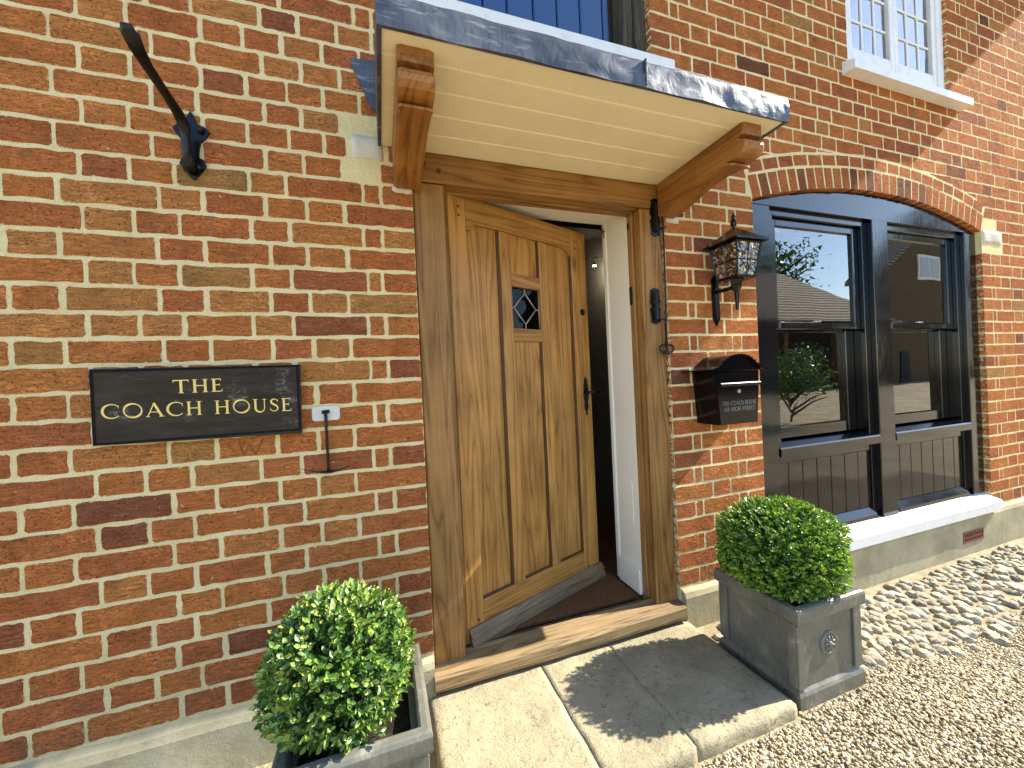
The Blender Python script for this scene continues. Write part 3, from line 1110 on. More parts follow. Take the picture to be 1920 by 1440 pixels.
for u0, u1, z0, z1 in ((.259, .2722, .386, 2.05), (.512, .5237, .386, 1.537), (.5125, .5237, 1.862, 2.05), (.756, .7677, .386, 2.01)):
    plank_oak('groove_bead', u0, u1, .006, .016, z0, z1, GROOVE_DARK, .002)
for u0, u1, z0 in ((.089, .258, .386), (.338, .511, .386), (.582, .7555, .386)):
    plank_oak('groove_bead', u0, u1, .008, .016, z0, z0 + .009, GROOVE_DARK, .002)
# weather bar
wb = [(-.006, .292), (-.030, .268), (-.030, .262), (-.022, .256), (-.036, .236), (-.038, .212), (-.028, .207), (-.004, .216), (-.0005, .292)]
b = MB()
b.prism(wb, 0, .004, .895)
v = np.array(b.v)
o_ = (v.min(0) + v.max(0)) / 2
wbo = put('weather_bar', v - o_, b.f, OAK_BAR, door, origin=(0, 0, 0))
wbo.location = np.array(DM @ Vector(o_)) - ORG[door.name]
wbo.rotation_euler = (0, 0, ANG)
# leaded light
b = MB(DM)
b.box(.340, .5225, .020, .024, 1.60, 1.80)
b.put('pane', DARK_GLASS, door)
b = MB(DM)
cu, cz_ = .427, 1.70


def came(p, q, r=.0032):
    b.tube([(p[0], .0175, p[1]), (q[0], .0175, q[1])], r, 6)


dm = [(cu, cz_ + .078), (cu + .072, cz_), (cu, cz_ - .078), (cu - .072, cz_)]
for i in range(4):
    came(dm[i], dm[(i + 1) % 4])
came((cu, 1.80), dm[0])
came((cu, 1.60), dm[2])
came((.34, cz_), dm[3])
came((.5225, cz_), dm[1])
came((.342, 1.60), (.342, 1.80), .002)
came((.5205, 1.60), (.5205, 1.80), .002)
b.put('leading', LEADCAME, door, smooth=True)
# pegs, lock, handle
for u, z in ((.052, 2.11), (.052, 2.072), (.80, 2.10), (.80, 2.062), (.06, .31), (.80, .30)):
    b = MB(DM)
    b.tube([(u, .001, z), (u, -.0015, z)], .0055, 10)
    b.put('peg', mk_plain('dark_peg', (.09, .035, .012), .6) if 'dark_peg' not in bpy.data.materials else bpy.data.materials['dark_peg'], door)
b = MB(DM)
b.tube([(.838, .001, 1.712), (.838, -.004, 1.712)], [.0185, .017], 18)
b.tube([(.838, -.0035, 1.712), (.838, -.006, 1.712)], [.008, .008], 12)
b.put('lock', IRON, door)
hd = []
b = MB(DM)
prof = [(.000, -.105), (.007, -.098), (.005, -.085), (.013, -.07), (.017, -.05), (.012, -.03), (.018, -.005), (.0195, .02), (.016, .04), (.0185, .058), (.012, .075), (.014, .085), (.006, .10), (.0, .112)]
pl = [(.836 + a, 1.238 + z) for a, z in prof] + [(.836 - a, 1.238 + z) for a, z in prof[::-1][1:-1]]
b.prism(pl, 1, -.0045, .0005)
b.put('handle_plate', IRON, door)
b = MB(DM)
b.tube([(.836, -.004, 1.262), (.836, -.03, 1.262), (.842, -.038, 1.262), (.865, -.040, 1.266), (.885, -.038, 1.270), (.905, -.034, 1.262)], [.008, .008, .0085, .007, .0065, .0085], 10)
b.lathe([(.004, 0), (.012, .003), (.012, .009), (.004, .012)], .836, -.007, 12, 1.256)
b.put('handle', IRON, door, smooth=True)

# ------------------------------------------------------------------ canopy
cn = tag(empty('canopy', (.76, -.2, 2.27), house), 'lead covered door canopy on two shaped oak brackets with a cream boarded soffit')
ysb = [-.512, -.4325, -.3285, -.219, -.1115, .011]
for i in range(5):
    b = MB()
    y0, y1 = ysb[i], ysb[i + 1]
    pr = [(y0 + .0005, 2.272), (y0 + .004, 2.268), (y1 - .006, 2.268), (y1 - .004, 2.2715), (y1 - .002, 2.2685), (y1 - .0005, 2.272), (y1 - .0005, 2.285), (y0 + .0005, 2.285)]
    if i == 4:
        pr = [(y0 + .0005, 2.272), (y0 + .004, 2.268), (-.001, 2.268), (-.001, 2.285), (y0 + .0005, 2.285)]
    b.prism(pr, 0, .045, 1.478)
    b.put('soffit_board', CREAM, cn)
box('soffit_strip', .19, 1.312, -.0005, .0115, 2.2785, 2.286, CREAM, cn)
# lead roof: crumpled front apron and end cheeks
v, f = [], []
nx, nz = 150, 10


def lead_pt(x, t):
    z = 2.262 + .098 * t
    q = noise.noise(Vector((x * 7, z * 12, 1.3))) * .0050 + noise.noise(Vector((x * 19, z * 26, 4.3))) * .0026
    rt = max(0, (x - .95) / .5)
    q += abs(noise.noise(Vector((x * 24, z * 34, 8.3)))) * .0042 * min(1, rt) * (1 - abs(2 * t - 1) ** 3)
    y = -.528 - q
    if t > .88:
        y += (t - .88) / .12 * .016
    return (x, y, z + (noise.noise(Vector((x * 6, 0, 7))) * .004 if t < .02 else 0) + (.004 * noise.noise(Vector((x * 9, 0, 3))) if t > .98 else 0))


for i in range(nx + 1):
    for j_ in range(nz + 1):
        v.append(lead_pt(.032 + (1.488 - .032) * i / nx, j_ / nz))
    x = .032 + (1.488 - .032) * i / nx
    v.append((x, .0, 2.535))
    v.append((x, .0, 2.50))
    v.append((x, -.515, 2.288))
    v.append((x, -.519, 2.262))
m_ = nz + 5
for i in range(nx):
    for j_ in range(m_):
        f.append((i * m_ + j_, (i + 1) * m_ + j_, (i + 1) * m_ + (j_ + 1) % m_, i * m_ + (j_ + 1) % m_))
f += [tuple(range(m_)), tuple(range(nx * m_, (nx + 1) * m_))]
put('lead_cover', v, f, LEAD, cn, smooth=True, auto=40)
for x0, x1 in ((.032, .0445), (1.4785, 1.488)):
    b = MB()
    b.prism([(-.519, 2.263), (-.519, 2.30), (-.0015, 2.51), (-.0015, 2.263)], 0, x0, x1)
    b.put('end_cheek', LEAD, cn)
b = MB()
b.box(.846, .852, -.5355, -.52, 2.268, 2.352, .002)
b.put('lead_seam', LEAD, cn)
b = MB()
b.prism([(-.048, 2.548), (-.050, 2.575), (.060, 2.585), (.060, 2.535), (.034, 2.39), (.016, 2.40)], 1, -.008, -.002)
b.put('flashing', LEAD, cn)
# brackets: profile y,z
bp = [(-.478, 2.2675), (-.478, 2.224), (-.455, 2.221), (-.455, 2.212), (-.470, 2.211), (-.483, 2.201), (-.488, 2.187), (-.483, 2.172), (-.468, 2.160), (-.445, 2.155), (-.402, 2.157), (-.402, 2.147),
      (-.424, 2.145), (-.424, 2.137), (-.38, 2.146), (-.33, 2.151), (-.27, 2.149), (-.22, 2.141), (-.17, 2.130), (-.12, 2.119), (-.07, 2.110), (-.005, 2.108), (-.005, 2.2675)]


def bracket(x0, x1):
    b = MB()
    n = len(bp)
    c = .010
    cy_ = -.22
    v = []
    for x, k in ((x0, 1), (x0 + c, 0), (x1 - c, 0), (x1, 1)):
        for y, z in bp:
            v.append((x, y + (.006 if k and y < -.39 else 0), z + (.007 if k and z < 2.152 and y > -.40 else 0)))
    f = []
    for q in range(3):
        for i in range(n):
            f.append((q * n + i, q * n + (i + 1) % n, (q + 1) * n + (i + 1) % n, (q + 1) * n + i))
    f += [tuple(range(n)), tuple(range(3 * n, 4 * n))]
    b.add(v, f)
    return b.put('bracket', OAK_BRACKET, cn)


bracket(.083, .183)
bracket(1.318, 1.418)

# ------------------------------------------------------------------ black window under the brick arch
wd = tag(empty('window', (3.05, .08, .33), house), 'black painted double sash window under a shallow brick arch')
b = MB()
arc2 = [(AX + (AR - .012) * math.sin(a), AZ + (AR - .012) * math.cos(a)) for a in np.linspace(-AHALF * .996, AHALF * .996, 33)]
b.prism(arc2 + [(arc2[-1][0], 2.262), (arc2[0][0], 2.262)], 1, .030, .13)
b.put('arch_head', BLACK, wd)
box('stile', 1.947, 2.11, .030, .13, .372, 2.2615, BLACK, wd, .004)
box('stile', 4.012, 4.153, .030, .13, .372, 2.2615, BLACK, wd, .004)
box('mullion', 2.985, 3.140, .026, .13, .372, 2.2615, BLACK, wd, .004)
for x0, x1, grooves in ((2.1105, 2.9845, [2.222, 2.339, 2.46, 2.582, 2.706, 2.83, 2.945]), (3.1405, 4.0115, [3.25, 3.37, 3.49, 3.618, 3.743, 3.868, 3.968])):
    # box frame liner
    b = MB()
    b.box(x0, x0 + .05, .055, .17, .90, 2.2612, .003)
    b.box(x1 - .05, x1, .055, .17, .90, 2.2612, .003)
    b.box(x0 + .0502, x1 - .0502, .055, .17, 2.222, 2.2612, .003)
    b.put('sash_box', BLACK, wd)
    a0, a1 = x0 + .051, x1 - .051
    # upper sash, nearer
    b = MB()
    b.box(a0, a0 + .052, .080, .112, 1.572, 2.221, .004)
    b.box(a1 - .052, a1, .080, .112, 1.572, 2.221, .004)
    b.box(a0 + .0522, a1 - .0522, .080, .112, 2.177, 2.221, .004)
    b.box(a0 + .0522, a1 - .0522, .076, .112, 1.572, 1.618, .006)
    b.put('sash', BLACK, wd)
    box('pane', a0 + .048, a1 - .048, .094, .098, 1.61, 2.185, GLASS, wd)
    # lower sash, behind
    b = MB()
    b.box(a0, a0 + .078, .122, .160, .925, 1.60, .004)
    b.box(a1 - .078, a1, .122, .160, .925, 1.60, .004)
    b.box(a0 + .0782, a1 - .0782, .122, .160, .925, .995, .004)
    b.box(a0 + .0782, a1 - .0782, .122, .160, 1.562, 1.60, .004)
    b.put('sash', BLACK, wd)
    box('pane', a0 + .074, a1 - .074, .139, .143, .988, 1.57, GLASS, wd)
    b = MB()
    xm = (x0 + x1) / 2 - .02
    b.box(xm, xm + .05, .082, .12, 1.6185, 1.628, .003)
    b.put('sash_lock', SILVER, wd)
    # sloping ledge and nosing over the boarded panel
    b = MB()
    b.prism([(.022, .846), (.022, .890), (.029, .898), (.172, .9245), (.172, .86), (.055, .842)], 0, x0 + .0005, x1 - .0005)
    b.put('ledge', BLACK, wd)
    b = MB()
    b.box(x0, x0 + .035, .058, .085, .372, .8415, .002)
    b.box(x1 - .035, x1, .058, .085, .372, .8415, .002)
    b.box(x0 + .0352, x1 - .0352, .060, .085, .80, .8415, .002)
    b.put('panel_frame', BLACK, wd)
    b = MB()
    b.prism([(.036, .372), (.040, .392), (.066, .434), (.085, .434), (.085, .372)], 0, x0 + .0355, x1 - .0355)
    b.put('bottom_rail', BLACK, wd)
    ed = [x0 + .0355] + [g for g in grooves if x0 + .06 < g < x1 - .06] + [x1 - .0355]
    for i in range(len(ed) - 1):
        box('board', ed[i] + .0028, ed[i + 1] - .0028, .0665 + random.uniform(0, .0012), .085, .4345, .7995, BLACK, wd, .003)
    box('backing', x0 + .036, x1 - .036, .0755, .083, .436, .798, DARKHOLE, wd)
b = MB()
b.prism([(-.062, .278), (-.064, .338), (-.058, .344), (.032, .372), (.13, .375), (.13, .318), (-.034, .318), (-.036, .278)], 0, 1.90, 4.128)
b.put('sill', WHITE_OUT, wd)

# ------------------------------------------------------------------ upper window
uw = tag(empty('window', (3.3, .04, 3.1), house), 'white small paned casement window high in the brick wall')
b = MB()
b.prism([(-.068, 3.092), (-.068, 3.138), (-.060, 3.145), (.03, 3.185), (.10, 3.19), (.10, 3.102), (.0, 3.092)], 0, 2.717, 3.945)
b.put('sill', WHITE_OUT, uw)
b = MB()
b.box(2.773, 2.835, .02, .10, 3.19, TOP, .004)
b.box(3.765, 3.827, .02, .10, 3.19, TOP, .004)
b.box(2.8352, 3.7648, .02, .10, 3.19, 3.245, .004)
b.put('frame', WHITE_OUT, uw)
for x0, x1 in ((2.836, 3.299), (3.301, 3.764)):
    b = MB()
    b.box(x0, x0 + .042, .03, .075, 3.246, 4.6, .004)
    b.box(x1 - .042, x1, .03, .075, 3.246, 4.6, .004)
    b.box(x0 + .0422, x1 - .0422, .03, .075, 3.246, 3.325, .004)
    b.put('casement', WHITE_OUT, uw)
    p0, p1 = x0 + .0425, x1 - .0425
    pw_ = (p1 - p0) / 3
    b = MB()
    for i in (1, 2):
        b.box(p0 + i * pw_ - .008, p0 + i * pw_ + .008, .045, .060, 3.3255, 4.6, .003)
    for j_ in range(1, 7):
        for i in range(3):
            b.box(p0 + i * pw_ + .0082, p0 + (i + 1) * pw_ - .0082, .0455, .060, 3.3255 + j_ * .19 - .008, 3.3255 + j_ * .19 + .008, .003)
    b.put('glazing_bar', WHITE_OUT, uw)
    for j_ in range(5):
        for i in range(3):
            tl = random.uniform(-.0012, .0012)
            bb = MB()
            xa, xb, za, zb = p0 + i * pw_ + .007, p0 + (i + 1) * pw_ - .007, 3.3255 + j_ * .19 + .007, 3.3255 + (j_ + 1) * .19 - .007
            bb.add([(xa, .052 + tl, za), (xb, .052 - tl, za), (xb, .052 + tl, zb), (xa, .052 - tl, zb), (xa, .055 + tl, za), (xb, .055 - tl, za), (xb, .055 + tl, zb), (xa, .055 - tl, zb)],
                   [(0, 1, 2, 3), (7, 6, 5, 4), (0, 4, 5, 1), (1, 5, 6, 2), (2, 6, 7, 3), (3, 7, 4, 0)])
            bb.put('pane', OLD_GLASS, uw)
box('bright_backing_board', 2.80, 3.80, .16, .165, 3.12, TOP, WHITE, uw)  # pale board added behind the panes so that they look bright

# ------------------------------------------------------------------ loft door
ld = tag(empty('loft_door', (.75, .1, 2.8), house), 'dark blue boarded loft door above the lead canopy')
gx = [.152, .27, .388, .512, .627, .758, .881, 1.006, 1.134]
for i in range(len(gx) - 1):
    box('board', gx[i] + .002, gx[i + 1] - .002, .115 + random.uniform(0, .001), .145, 2.86, TOP, BLUE, ld, .005)
box('board', 1.136, 1.170, .1155, .145, 2.86, TOP, BLUE, ld, .004)
box('backing', .16, 1.32, .146, .16, 2.82, TOP, HALLDARK, ld)
box('post', 1.205, 1.262, .05, .14, 2.86, TOP, OLD_WOOD, ld, .004)
box('post', 1.2635, 1.322, .03, .14, 2.86, TOP, OLD_WOOD, ld, .004)
b = MB()
b.prism([(-.080, 2.77), (-.080, 2.826), (-.074, 2.834), (.15, 2.868), (.15, 2.80), (.0, 2.77)], 0, .09, 1.389)
b.put('sill', WHITE_OUT, ld)

# ------------------------------------------------------------------ lettering
def arc_pts(cx, cz, rx, rz, a0, a1, n=14):
    return [(cx + rx * math.cos(math.radians(a0 + (a1 - a0) * i / n)), cz + rz * math.sin(math.radians(a0 + (a1 - a0) * i / n))) for i in range(n + 1)]


def roman(ch):
    """width, list of (points, widths): strokes of a roman capital one unit tall"""
    K, t = .135, .065
    S_ = []

    def st(p, *w):
        n = len(p)
        ws = [w[0] + (w[-1] - w[0]) * i / (n - 1) for i in range(n)] if len(w) <= 2 else [np.interp(i / (n - 1), np.linspace(0, 1, len(w)), w) for i in range(n)]
        S_.append((p, ws))

    def stem(x, z0=0, z1=1, w=K, sb=True, stp=True):
        st([(x, z0), (x, z1)], w)
        if sb:
            st([(x - .14, z0 + .022), (x + .14, z0 + .022)], .044)
        if stp:
            st([(x - .14, z1 - .022), (x + .14, z1 - .022)], .044)
    if ch == 'T':
        stem(.42, 0, .95, stp=False); st([(.0, .965), (.84, .965)], t); st([(.02, .99), (.0, .80)], .05, .02); st([(.82, .99), (.84, .80)], .05, .02); return .84, S_
    if ch == 'H':
        stem(.16); stem(.74); st([(.16, .52), (.74, .52)], t); return .9, S_
    if ch == 'E':
        stem(.16, sb=False, stp=False); st([(.02, .972), (.56, .972)], .056); st([(.02, .028), (.60, .028)], .056); st([(.16, .53), (.48, .53)], .056)
        st([(.54, .99), (.56, .82)], .05, .02); st([(.58, .01), (.63, .20)], .05, .02); st([(.47, .62), (.47, .44)], .03); return .62, S_
    if ch in 'CG':
        st(arc_pts(.52, .5, .47, .48, 42, 318, 26), .05, .08, .14, .14, .08, .05)
        st([(.87, .90), (.87, .68)], .05, .02)
        if ch == 'G':
            stem(.84, .03, .44, .12, sb=False); return 1.0, S_
        return .92, S_
    if ch == 'O':
        st(arc_pts(.54, .5, .47, .48, 60, 420, 34), .07, .14, .075, .07, .14, .075, .07); return 1.08, S_
    if ch == 'A':
        st([(.08, .02), (.44, .98)], .06); st([(.42, .99), (.84, .02)], .14); st([(.22, .34), (.70, .34)], .055)
        st([(-.02, .022), (.20, .022)], .044); st([(.70, .022), (.98, .022)], .044); return .96, S_
    if ch == 'U':
        st([(.16, .98), (.16, .36)] + arc_pts(.44, .34, .28, .33, 190, 350, 14) + [(.72, .36), (.72, .98)], .13, .13, .12, .08, .06, .06)
        st([(.02, .978), (.30, .978)], .044); st([(.60, .978), (.84, .978)], .044); return .88, S_
    if ch == 'S':
        st([(.50, .80), (.44, .92), (.32, .97), (.18, .93), (.10, .80), (.14, .66), (.30, .54), (.46, .42), (.52, .26), (.46, .10), (.32, .03), (.16, .06), (.07, .20)], .04, .07, .12, .13, .09, .06, .04)
        st([(.52, .92), (.51, .74)], .04, .02); st([(.05, .10), (.06, .28)], .04, .02); return .6, S_
    if ch == '6':
        st([(.50, .97), (.34, .84), (.20, .66), (.12, .42), (.14, .22)], .04, .1, .12); st(arc_pts(.31, .28, .21, .26, 180, 540, 20), .11, .07, .11, .07, .11); return .58, S_
    if ch == '1':
        stem(.2, stp=False); st([(.2, .97), (.04, .86)], .07, .03); return .4, S_
    if ch == 'B':
        stem(.16, sb=False, stp=False); st([(.02, .972), (.3, .972)] + arc_pts(.30, .76, .22, .212, 88, -88, 10) + [(.16, .548)], .05, .06, .13, .06, .05)
        st([(.3, .52)] + arc_pts(.32, .28, .26, .25, 88, -88, 10) + [(.02, .028)], .05, .13, .06, .05); return .66, S_
    if ch == 'R':
        stem(.16, stp=False); st([(.02, .972), (.3, .972)] + arc_pts(.30, .74, .22, .232, 88, -88, 10) + [(.16, .508)], .05, .06, .13, .06, .05); st([(.34, .50), (.70, .02)], .12); st([(.60, .022), (.84, .022)], .044); return .8, S_
    if ch == 'I':
        stem(.16); return .32, S_
    return .35, []


def text_mesh(text, x0, x1, z0, h, y, track=.16, bold=1.0):
    W, items = 0, []
    for ch in text:
        wd_, st_ = roman(ch) if ch != ' ' else (.42, [])
        items.append((W, st_))
        W += wd_ + track
    W -= track
    sx = (x1 - x0) / W
    out = []
    for off, st_ in items:
        v, f = [], []
        for li, (pts, ws) in enumerate(st_):
            P = np.array(pts, float)
            n = len(P)
            L, R_ = [], []
            for i in range(n):
                d = P[min(i + 1, n - 1)] - P[max(i - 1, 0)]
                d = d / max(np.linalg.norm(d), 1e-9)
                nn = np.array([-d[1], d[0]])
                L.append(P[i] + nn * ws[i] / 2 * bold)
                R_.append(P[i] - nn * ws[i] / 2 * bold)
            b0 = len(v)
            yy = y - .00004 * (li + 1)
            for q in L + R_:
                v.append((x0 + (off + q[0]) * sx, yy, z0 + q[1] * h))
            f += [(b0 + i, b0 + i + 1, b0 + n + i + 1, b0 + n + i) for i in range(n - 1)]
        out.append((v, f))
    return out


def words_of(letters):
    cur = ([], [])
    res = []
    for v, f in letters + [([], [])]:
        if not v:
            if cur[0]:
                res.append(cur)
            cur = ([], [])
            continue
        b0 = len(cur[0])
        cur = (cur[0] + v, cur[1] + [tuple(i + b0 for i in q) for q in f])
    return res


# name sign
ns = tag(empty('name_sign', (-.553, -.01, 1.2), None), 'dark slate sign reading THE COACH HOUSE in gold on the brick wall', 'sign')
b = MB()
b.add([(-.839, -.026, 1.204), (-.272, -.026, 1.194), (-.268, -.026, 1.435), (-.838, -.026, 1.439), (-.839, -.002, 1.204), (-.272, -.002, 1.194), (-.268, -.002, 1.435), (-.838, -.002, 1.439)],
      [(0, 1, 2, 3), (7, 6, 5, 4), (0, 4, 5, 1), (1, 5, 6, 2), (2, 6, 7, 3), (3, 7, 4, 0)])
b.put('board', SLATE, ns)
bd = MB()
bd.box(-.8378, -.2685, -.0275, -.0262, 1.4280, 1.4355)
bd.box(-.8378, -.2725, -.0275, -.0262, 1.2045, 1.2115)
bd.box(-.8382, -.8305, -.0275, -.0262, 1.2117, 1.4278)
bd.box(-.2780, -.2715, -.0275, -.0262, 1.2117, 1.4278)
bd.put('edging', mk_plain('sign_edging', (.006, .007, .011), .6, Specular_IOR_Level=.1), ns)
for v, f in text_mesh('THE', -.632, -.499, 1.3535, .043, -.0262, .17, 1.12):
    put('letter', v, f, GOLD, ns, recalc=False)
for v, f in text_mesh('COACH HOUSE', -.815, -.299, 0, 1, -.0262, .15, 1.0):
    if v:
        put('letter', [(x, y, (1.2845 - .009 * (x + .815) / .516) + z * .0445) for x, y, z in v], f, GOLD, ns, recalc=False)

# ------------------------------------------------------------------ harness hook
hk = tag(empty('harness_hook', (-.555, 0, 2.08), None), 'long black iron harness hook projecting from the brick wall', 'hook')
b = MB()
pl = [(-.555, 2.058), (-.578, 2.085), (-.592, 2.112), (-.585, 2.128), (-.572, 2.135), (-.574, 2.16), (-.578, 2.185), (-.596, 2.205), (-.606, 2.225), (-.592, 2.24), (-.572, 2.246), (-.565, 2.27), (-.555, 2.288)]
pl = pl + [(-1.11 - x, z) for x, z in pl[::-1][1:-1]]
b.prism(pl, 1, -.008, .0)
for z in (2.10, 2.226):
    for sx in (-1, 1):
        b.lathe([(.002, 0), (.010, .0), (.012, .006), (.008, .012), (.0, .014)], 0, 0, 10)
        n_ = 50
        for i in range(len(b.v) - n_, len(b.v)):
            x, y, zz_ = b.v[i]
            b.v[i] = (-.555 + sx * (.026 if z > 2.2 else .016) + x, -.008 - zz_, z + y)
b.put('plate', IRON, hk)
b = MB()
ptz = [(-.01, 2.085), (-.035, 2.095), (-.048, 2.13), (-.05, 2.17), (-.06, 2.205), (-.10, 2.222), (-.16, 2.228), (-.22, 2.232), (-.27, 2.236), (-.31, 2.245), (-.338, 2.262), (-.352, 2.272)]
b.tube([(-.555, y, z) for y, z in ptz], [.014, .016, .014, .014, .017, .016, .0145, .014, .015, .018, .020, .012], 12, flat=[.8, .8, .8, .8, .7, .6, .55, .55, .5, .45, .4, .35])
b.put('arm', IRON, hk, smooth=True)

# ------------------------------------------------------------------ hanging stay with scrape marks beneath
hs = tag(empty('hanging_stay', (-.192, 0, 1.04), None), 'thin black iron stay hanging from a clear tab beside the slate sign', 'stay')
b = MB()
pl = []
for sx, sz in ((1, 1), (-1, 1), (-1, -1), (1, -1)):
    a0 = {(1, 1): 0, (-1, 1): 90, (-1, -1): 180, (1, -1): 270}[(sx, sz)]
    pl += arc_pts(-.192 + sx * .034, 1.257 + sz * .014, .012, .012, a0, a0 + 90, 4)
b.prism(pl, 1, -.005, -.003)
b.put('clear_tab', mk_plain('frosted_plastic', (.62, .60, .56), .35), hs)
b = MB()
b.tube([(-.192, -.004, 1.262), (-.192, -.014, 1.262), (-.192, -.018, 1.256), (-.192, -.016, 1.20), (-.192, -.014, 1.06), (-.192, -.013, 1.048)], [.006, .006, .006, .0048, .0048, .006], 8)
b.tube([(-.205, -.010, 1.262), (-.18, -.010, 1.264)], .0065, 8)
b.put('bar', IRON, hs, smooth=True)
b = MB()
b.tube([(-.214, -.011, 1.046), (-.20, -.013, 1.0445), (-.184, -.013, 1.0445), (-.170, -.011, 1.046)], .0042, 8)
b.put('foot', IRON, hs, smooth=True)
# the arc it has scratched in the brick face
pts_ = []
for i in range(25):
    a = math.radians(-90 + (i - 12) * 2.2)
    pts_.append((-.192 + .212 * math.cos(a), 1.258 + .212 * math.sin(a)))
v, f = [], []
for i, (x, z) in enumerate(pts_):
    wd_ = .0062 * (1 - abs(i - 12) / 12.0) ** 1.2 + .0006
    v += [(x, -.0042, z - wd_), (x, -.0042, z + wd_ * .4)]
    if i:
        f.append((2 * i - 2, 2 * i, 2 * i + 1, 2 * i - 1))
put('scrape_mark', v, f, mk_plain('scrape_stain', (.025, .010, .006), .8), wallo, recalc=False)

v, f = [], []
for (p, q) in (((-.467, 1.183), (-.454, 1.131)), ((-.454, 1.131), (-.436, 1.168)), ((-.436, 1.168), (-.419, 1.130)), ((-.419, 1.130), (-.395, 1.184))):
    d = Vector((q[0] - p[0], q[1] - p[1])).normalized() * .0011
    b0 = len(v)
    v += [(p[0] - d.y, -.0045, p[1] + d.x), (p[0] + d.y, -.0045, p[1] - d.x), (q[0] + d.y, -.00452, q[1] - d.x), (q[0] - d.y, -.00452, q[1] + d.x)]
    f.append((b0, b0 + 1, b0 + 2, b0 + 3))
put('scratched_letter', v, f, mk_plain('scratch_shadow', (.16, .05, .02), .9), wallo, recalc=False)

# ------------------------------------------------------------------ bell pull on the right post
bpz = tag(empty('bell_pull', (1.305, .015, 1.44), None), 'wrought iron bell pull rod with key shaped handle on the oak post', 'bell pull')
for z0, z1, x in ((2.022, 2.205, 1.313), (1.592, 1.765, 1.292)):
    b = MB()
    n = 18
    pl = []
    for i in range(n + 1):
        t = i / n
        wv = .021 + .007 * abs(math.cos(t * math.pi * 3.0)) + .003 * math.cos(t * 31)
        if t in (0, 1):
            wv = .008
        pl.append((x + wv, z0 + (z1 - z0) * t))
    pl += [(2 * x - a, z) for a, z in pl[::-1]]
    b.prism(pl, 1, .010, .0175)
    b.prism([(x + (a - x) * .62, (z - (z0 + z1) / 2) * .8 + (z0 + z1) / 2) for a, z in pl], 1, .004, .0098)
    b.tube([(x, .004, z0 + .02), (x, .004, z1 - .02)], [.009, .006], 8)
    b.put('plate', IRON, bpz)
b = MB()
b.tube([(1.338, .010, 2.20), (1.342, -.006, 2.19), (1.342, -.008, 2.05), (1.338, -.008, 1.75), (1.334, -.008, 1.60), (1.331, -.008, 1.495)], .0042, 8)
b.tube([(1.336, .01, 2.06), (1.342, -.008, 2.06), (1.352, -.012, 2.06)], .004, 8)
b.tube([(1.30, .006, 1.612), (1.334, -.008, 1.612)], .004, 8)
b.tube([(1.331, -.008, 1.502), (1.331, -.008, 1.488)], [.009, .006], 8)
b.put('rod', IRON, bpz, smooth=True)
b = MB()
for sx in (-1, 1):
    ring = [(1.331 + sx * .021 + .0195 * math.cos(a), -.008, 1.468 + .0185 * math.sin(a)) for a in np.linspace(0, 2 * math.pi, 19)]
    b.tube(ring, .0042, 8, cap=False)
b.tube([(1.302, -.008, 1.449), (1.331, -.010, 1.444), (1.360, -.008, 1.449)], .006, 8)
b.tube([(1.331, -.008, 1.49), (1.331, -.008, 1.476)], .005, 8)
b.put('key_handle', IRON, bpz, smooth=True)

# ------------------------------------------------------------------ wall lantern
LX, LY = 1.655, -.130
ln = tag(empty('wall_lantern', (LX, 0, 1.58), None), 'black carriage lantern with small glass panes on the brick pier', 'lantern')
b = MB()
pl = [(LX - .022, 1.615), (LX, 1.578), (LX + .022, 1.615), (LX + .022, 1.815), (LX, 1.845), (LX - .022, 1.815)]
b.prism(pl, 1, -.009, -.0005)
b.prism([(LX + (x - LX) * .6, (z - 1.71) * .9 + 1.71) for x, z in pl], 1, -.014, -.0092)
b.put('back_plate', IRON_GLOSS, ln)
b = MB()
b.tube([(LX, -.012, 1.752), (LX, -.06, 1.750), (LX, LY, 1.752)], .0095, 10)
b.lathe([(.003, -.028), (.012, -.024), (.022, -.008), (.025, .004), (.012, .012), (.008, .03)], LX, LY, 6, 1.752)
b.lathe([(.0035, -.115), (.007, -.108), (.010, -.05), (.012, -.028)], LX, LY, 10, 1.752)
b.put('arm', IRON_GLOSS, ln)
zb, zt, hb, ht, he = 1.790, 1.945, .056, .078, .100


def lc(h, z, i):
    sx, sy = ((-1, -1), (1, -1), (1, 1), (-1, 1))[i]
    return Vector((LX + sx * h, LY + sy * h, z))


b = MB()
for i in range(4):
    b.tube([lc(hb, zb, i), lc(ht, zt, i)], .0052, 4)
    b.tube([lc(hb, zb, i), lc(hb, zb, (i + 1) % 4)], .0055, 4)
    b.tube([lc(ht, zt, i), lc(ht, zt, (i + 1) % 4)], .0055, 4)
    m0, m1 = (lc(hb, zb, i) + lc(hb, zb, (i + 1) % 4)) / 2, (lc(ht, zt, i) + lc(ht, zt, (i + 1) % 4)) / 2
    b.tube([m0, m1], .0028, 4)
    k_ = .48
    b.tube([lc(hb, zb, i).lerp(lc(ht, zt, i), k_), lc(hb, zb, (i + 1) % 4).lerp(lc(ht, zt, (i + 1) % 4), k_)], .0028, 4)
b.box(LX - hb, LX + hb, LY - hb, LY + hb, zb - .008, zb - .003)
b.lathe([(.008, -.04), (.03, -.03), (.045, -.008)], LX, LY, 4, zb)
b.put('cage', IRON_GLOSS, ln)
b = MB()
v = [lc(he, zt + .004, i) for i in range(4)] + [lc(he, zt + .012, i) for i in range(4)] + [lc(.056, zt + .048, i) for i in range(4)] + [lc(.012, zt + .086, i) for i in range(4)]
f = [(0, 1, 2, 3), (12, 13, 14, 15)]
for q in range(3):
    f += [(q * 4 + i, q * 4 + (i + 1) % 4, q * 4 + 4 + (i + 1) % 4, q * 4 + 4 + i) for i in range(4)]
b.add(v, f)
b.put('roof', IRON_GLOSS, ln)
